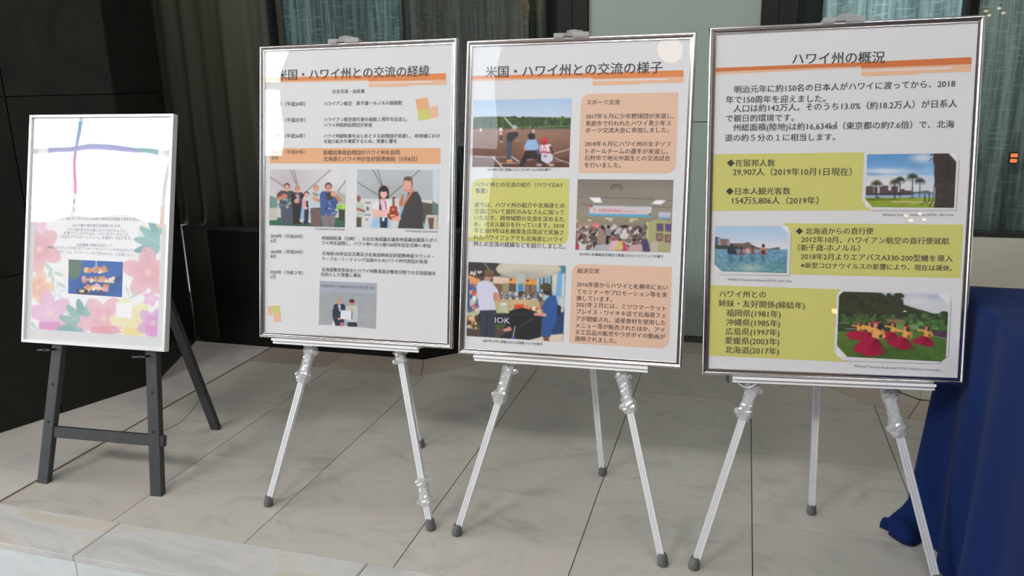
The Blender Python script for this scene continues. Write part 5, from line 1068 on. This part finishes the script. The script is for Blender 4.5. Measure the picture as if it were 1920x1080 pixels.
# ---------------------------------------------------------------- black wooden easel
m0 = pose_matrix(0); R3 = m0.to_3x3(); r0, n0, u0 = R3 @ Vector((1, 0, 0)), R3 @ Vector((0, 1, 0)), R3 @ Vector((0, 0, 1))
L0 = lambda x, y, z: m0 @ Vector((x, y, z))
base = Vector((-1.93, 1.95, 0))
E0 = root('wooden_easel', base, 'black painted wooden easel with a low crossbar, holding the small flower-bordered poster', 'easel')
def rectp(w, d): e = .0018; h, k = w/2, d/2; return [(-h+e, -k), (-h, -k+e), (-h, k-e), (-h+e, k), (h-e, k), (h, k-e), (h, -k+e), (h-e, -k)]
def floor_hit(a, b, z=0.0):
    a, b = Vector(a), Vector(b); t = (z-a.z)/(b.z-a.z); return a+(b-a)*t
YB = .036
for (xt, xb, zt) in ((.118, .0795, -.015), (.474, .512, -.015)):
    a = L0(xt, YB, zt); b = L0(xb, YB, -.47); d = (a-b).normalized(); top = a+d*.66; bot = floor_hit(a, b)
    leg = MB().sweep(rectp(.041, .024), bot-d*.004, top, r0)
    # cut the foot flat by clamping to the floor
    leg.v = [(v[0], v[1], max(v[2], 0.0)) for v in leg.v]
    lo = leg.build('leg', M['black_wood'], E0, origin=base)
    for z in (-.135, -.26):
        c = a+(b-a)*((z-zt)/(-.47-zt))-n0*.0125
        MB().lathe([(.0045, 0), (.0045, .0008)], c, -n0, 12, r0).build('peg_hole', M['hole'], lo, origin=base)
    c = a-n0*.012-u0*.004+r0*(-.008)
    pg = MB().tube([c+n0*.016, c-n0*.040, c-n0*.046-r0*.003], .0042, 10)
    pg.tube([c-n0*.040-r0*.028-u0*.002, c-n0*.041, c-n0*.040+r0*.020], .0030, 8)
    pg.build('peg', M['peg'], lo, origin=base)
a = L0(.118-.013, YB, -.292); b = L0(.500, YB, -.288)
MB().sweep(rectp(.036, .018), a+r0*.012, b+r0*.028, u0).build('crossbar', M['black_wood'], E0, origin=base)
a = L0(.165, YB+.002, .60); b = L0(.425, YB+.002, .60); MB().sweep(rectp(.036, .018), a-r0*.02, b+r0*.02, u0).build('crossbar', M['black_wood'], E0, origin=base)
fr = Vector((-1.869, 2.305, 0)); tp_ = L0(.285, YB+.03, .585)
d = (tp_-fr).normalized(); rl = MB().sweep(rectp(.036, .022), fr-d*.004, tp_, r0); rl.v = [(v[0], v[1], max(v[2], 0.0)) for v in rl.v]
rl.build('leg', M['black_wood'], E0, origin=base)
q0 = L0(.498, YB+.012, -.262); q1 = fr+d*.155
ch = [q0.lerp(q1, t)-Vector((0, 0, .030*math.sin(math.pi*t))) for t in [i/16 for i in range(17)]]
MB().tube(ch, .0011, 5).build('stay_chain', M['chain'], E0, origin=base)

# ---------------------------------------------------------------- table under a blue cloth
TX0, TX1, TY0, TY1, TZ = .565, 2.05, 1.18, 2.235, .70
def cloth():
    path = []                                             # perimeter: rear edge right to left, corner, left side, front
    def seg(a, b, n):
        for i in range(n): t = i/n; path.append((a[0]+(b[0]-a[0])*t, a[1]+(b[1]-a[1])*t))
    rc = .02
    seg((TX1, TY1), (TX0+rc, TY1), 46); 
    for i in range(6): t = math.pi/2+math.pi/2*i/5; path.append((TX0+rc+rc*math.cos(t), TY1-rc+rc*math.sin(t)))
    seg((TX0, TY1-rc), (TX0, TY0+rc), 70)
    for i in range(6): t = math.pi+math.pi/2*i/5; path.append((TX0+rc+rc*math.cos(t), TY0+rc+rc*math.sin(t)))
    seg((TX0+rc, TY0), (TX1, TY0), 46); seg((TX1, TY0), (TX1, TY1), 40)
    n = len(path); nr = 26; vs = []; fs = []
    s = 0; S = [0]
    for i in range(1, n): s += math.dist(path[i], path[i-1]); S.append(s)
    for j in range(nr+1):
        t = j/nr
        for i, (x, y) in enumerate(path):
            a = Vector(path[i-1]); b = Vector(path[(i+1) % n]); d = (b-a).normalized(); nrm = Vector((-d.y, d.x))*-1
            # outward normal for this winding
            c = Vector(((TX0+TX1)/2, (TY0+TY1)/2)); 
            if nrm.dot(Vector((x, y))-c) < 0: nrm = -nrm
            w = .8*math.sin(S[i]*17)+.45*math.sin(S[i]*33+.8)+.7*math.sin(S[i]*8.3)
            amp = .002+.036*t**.8
            off = .004+amp*(w*.5+.55)*(1 if t > 0 else 0)
            dc = math.hypot(x-TX0, y-TY1)                 # rear left corner: the spare cloth hangs as a broad point and trails on the floor
            k = math.exp(-(dc/.065)**2)
            px, py = x+nrm.x*off, y+nrm.y*off
            if k > .01:
                px += k*(-.008-.050*t-.055*max(0, t-.90)/.10); py += k*(.006-.03*t)
            # hollow just in front of that corner
            k2 = math.exp(-((y-2.10)/.05)**2)*(1 if x < TX0+.01 else 0); px += k2*.030*t
            k3 = math.exp(-((y-1.925)/.055)**2)*(1 if x < TX0+.01 else 0); px += k3*(TX0+.006-px)*.95 if px < TX0+.006 else 0
            z = TZ+.004-(TZ-.004)*t
            if t == 1: z = .002
            if k > .3 and t > .97: z = .003
            vs.append((px, py, z))
    for j in range(nr):
        for i in range(n): fs.append((j*n+i, j*n+(i+1) % n, (j+1)*n+(i+1) % n, (j+1)*n+i))
    # flat top
    top = []
    for f in (.97, .5):
        top.append([len(vs)+i for i in range(n)])
        for (x, y) in path: cx, cy = (TX0+TX1)/2, (TY0+TY1)/2; vs.append((cx+(x-cx)*f, cy+(y-cy)*f, TZ+.0055))
    cidx = len(vs); vs.append(((TX0+TX1)/2, (TY0+TY1)/2, TZ+.0055))
    for i in range(n):
        j2 = (i+1) % n
        fs.append((i, top[0][i], top[0][j2], j2)); fs.append((top[0][i], top[1][i], top[1][j2], top[0][j2])); fs.append((top[1][i], cidx, top[1][j2]))
    return MB().add(vs, fs)
T_ = root('folding_table', ((TX0+TX1)/2, (TY0+TY1)/2, 0), 'long table hidden beneath the navy cloth at the right edge', 'table')
ob = T_.location.copy()
MB().box((TX0+.012, TY0+.012, TZ-.028), (TX1-.012, TY1-.012, TZ-.001)).build('tabletop', M['card'], T_, origin=ob)
for x in (TX0+.13, TX1-.1):
    for y in (TY0+.1, TY1-.13): MB().lathe([(.014, 0), (.016, .004), (.014, .01), (.0125, .3), (.0125, TZ-.028)], (x, y, 0), n=14).build('leg', M['steel'], T_, origin=ob)
co = cloth().build('tablecloth', M['blue_cloth'], smooth=False, origin=ob); co.location = ob
co.data.polygons.foreach_set('use_smooth', [True]*len(co.data.polygons))
tag(co, 'navy blue cloth over the right-hand table, one corner trailing on the floor', 'tablecloth')
# curled tail of the cloth lying on the floor
mb = MB(); vs = []; fs = []; na, nb = 12, 9
for i in range(na+1):
    a = i/na
    for j in range(nb+1):
        b = j/nb; ang = b*math.pi*1.1; rad = .020+.012*math.sin(a*math.pi)
        cx = .435+.090*a; cy = 2.165-.035*math.sin(a*math.pi*.9)
        vs.append((cx+.010*math.cos(ang)*(1-a), cy-rad*math.cos(ang)*.9, max(.002, .004+rad*1.9*math.sin(ang)*(1-.35*a))))
for i in range(na):
    for j in range(nb): q = i*(nb+1)+j; fs.append((q, q+1, q+nb+2, q+nb+1))
mb.add(vs, fs); hem = mb.build('trailing_hem', M['blue_cloth'], co, origin=ob); hem.data.polygons.foreach_set('use_smooth', [True]*len(hem.data.polygons))
sm = hem.modifiers.new('thickness', 'SOLIDIFY'); sm.thickness = .0025

# ---------------------------------------------------------------- lamps of the lobby, seen as reflections
def lamp(name, p, parts, label, cat, group=None):
    r = root(name, p, label, cat, group)
    for nm, mb, mt in parts: mb.build(nm, mt, r, smooth=True)
    return r
lamp('globe_lamp', (-.47, -3.3, 3.95), [('shade', MB().lathe([(.02, -.12), (.07, -.11), (.115, -.07), (.13, -.01), (.12, .05), (.085, .08), (.03, .10)], (0, 0, 0), n=28), M['lamp_warm']), ('stem', MB().lathe([(.01, .10), (.01, 1.38), (.05, 1.40), (.05, 1.45)], (0, 0, 0), n=12), M['steel'])],
     'round warm pendant globe hanging from the lobby ceiling', 'lamp')
lamp('wall_glint_lamp', (4.93, 2.12, 2.10), [('shade', MB().lathe([(.012, -.15), (.05, -.12), (.062, 0), (.05, .12), (.012, .15)], (0, 0, 0), n=20), M['lamp_wall']), ('bracket', MB().box((.02, -.03, -.05), (.068, .03, .05)), M['steel'])],
     'slim upright warm lamp on the right lobby wall', 'lamp')
il = root('red_reflection', (.925, 3.236, .945), 'tiny red glowing patch standing in for a reflection in the glass at the right edge of the view', 'reflection')  # glowing patches added in place of a red reflection in the glass
MB().box((-.003, 0, -.020), (.026, .012, .020)).build('housing', M['steel'], il)
for z in (-.016, .003): MB().box((.001, -.003, z), (.022, 0, z+.012)).build('glow', M['reflection_red'], il)
wl4 = root('wall_glint_lamp', (2.75, -4.52, 1.925), 'small four-bulb warm cluster on the lobby front wall, added for downlight glints in the right-hand poster', 'lamp')  # added cluster standing in for distant ceiling downlights mirrored in the poster
MB().lathe([(.03, -.075), (.035, -.07), (.035, .03), (.03, .035)], (0, -.01, 0), (0, 1, 0), 20).build('backplate', M['steel'], wl4, smooth=True)
for dx, dz in ((-.09, .014), (.047, .039), (-.051, -.036), (.096, -.016)):
    MB().tube([(0, .0, 0), (dx*.6, .012, dz*.6), (dx, .012, dz)], .004, 8).build('arm', M['steel'], wl4)
    MB().lathe([(.004, -.014), (.017, -.011), (.022, 0), (.017, .011), (.004, .014)], (dx, .020, dz), n=16).build('bulb', M['lamp_spot'], wl4, smooth=True)
for x, z in ((2.673, .944), (2.032, .908)):
    fl = root('low_wall_light', (x, -4.54, z), 'low slot-shaped warm light on the lobby front wall, %s of a pair' % ('right' if x > 2.3 else 'left'), 'lamp', 'low lobby wall lights')
    MB().box((-.05, -.06, -.022), (.05, -.004, .022)).build('housing', M['steel'], fl); MB().lathe([(.004, 0), (.030, .002), (.026, .010), (.004, .014)], (0, -.004, 0), (0, 1, 0), 16).build('lens', M['lamp_spot'], fl)
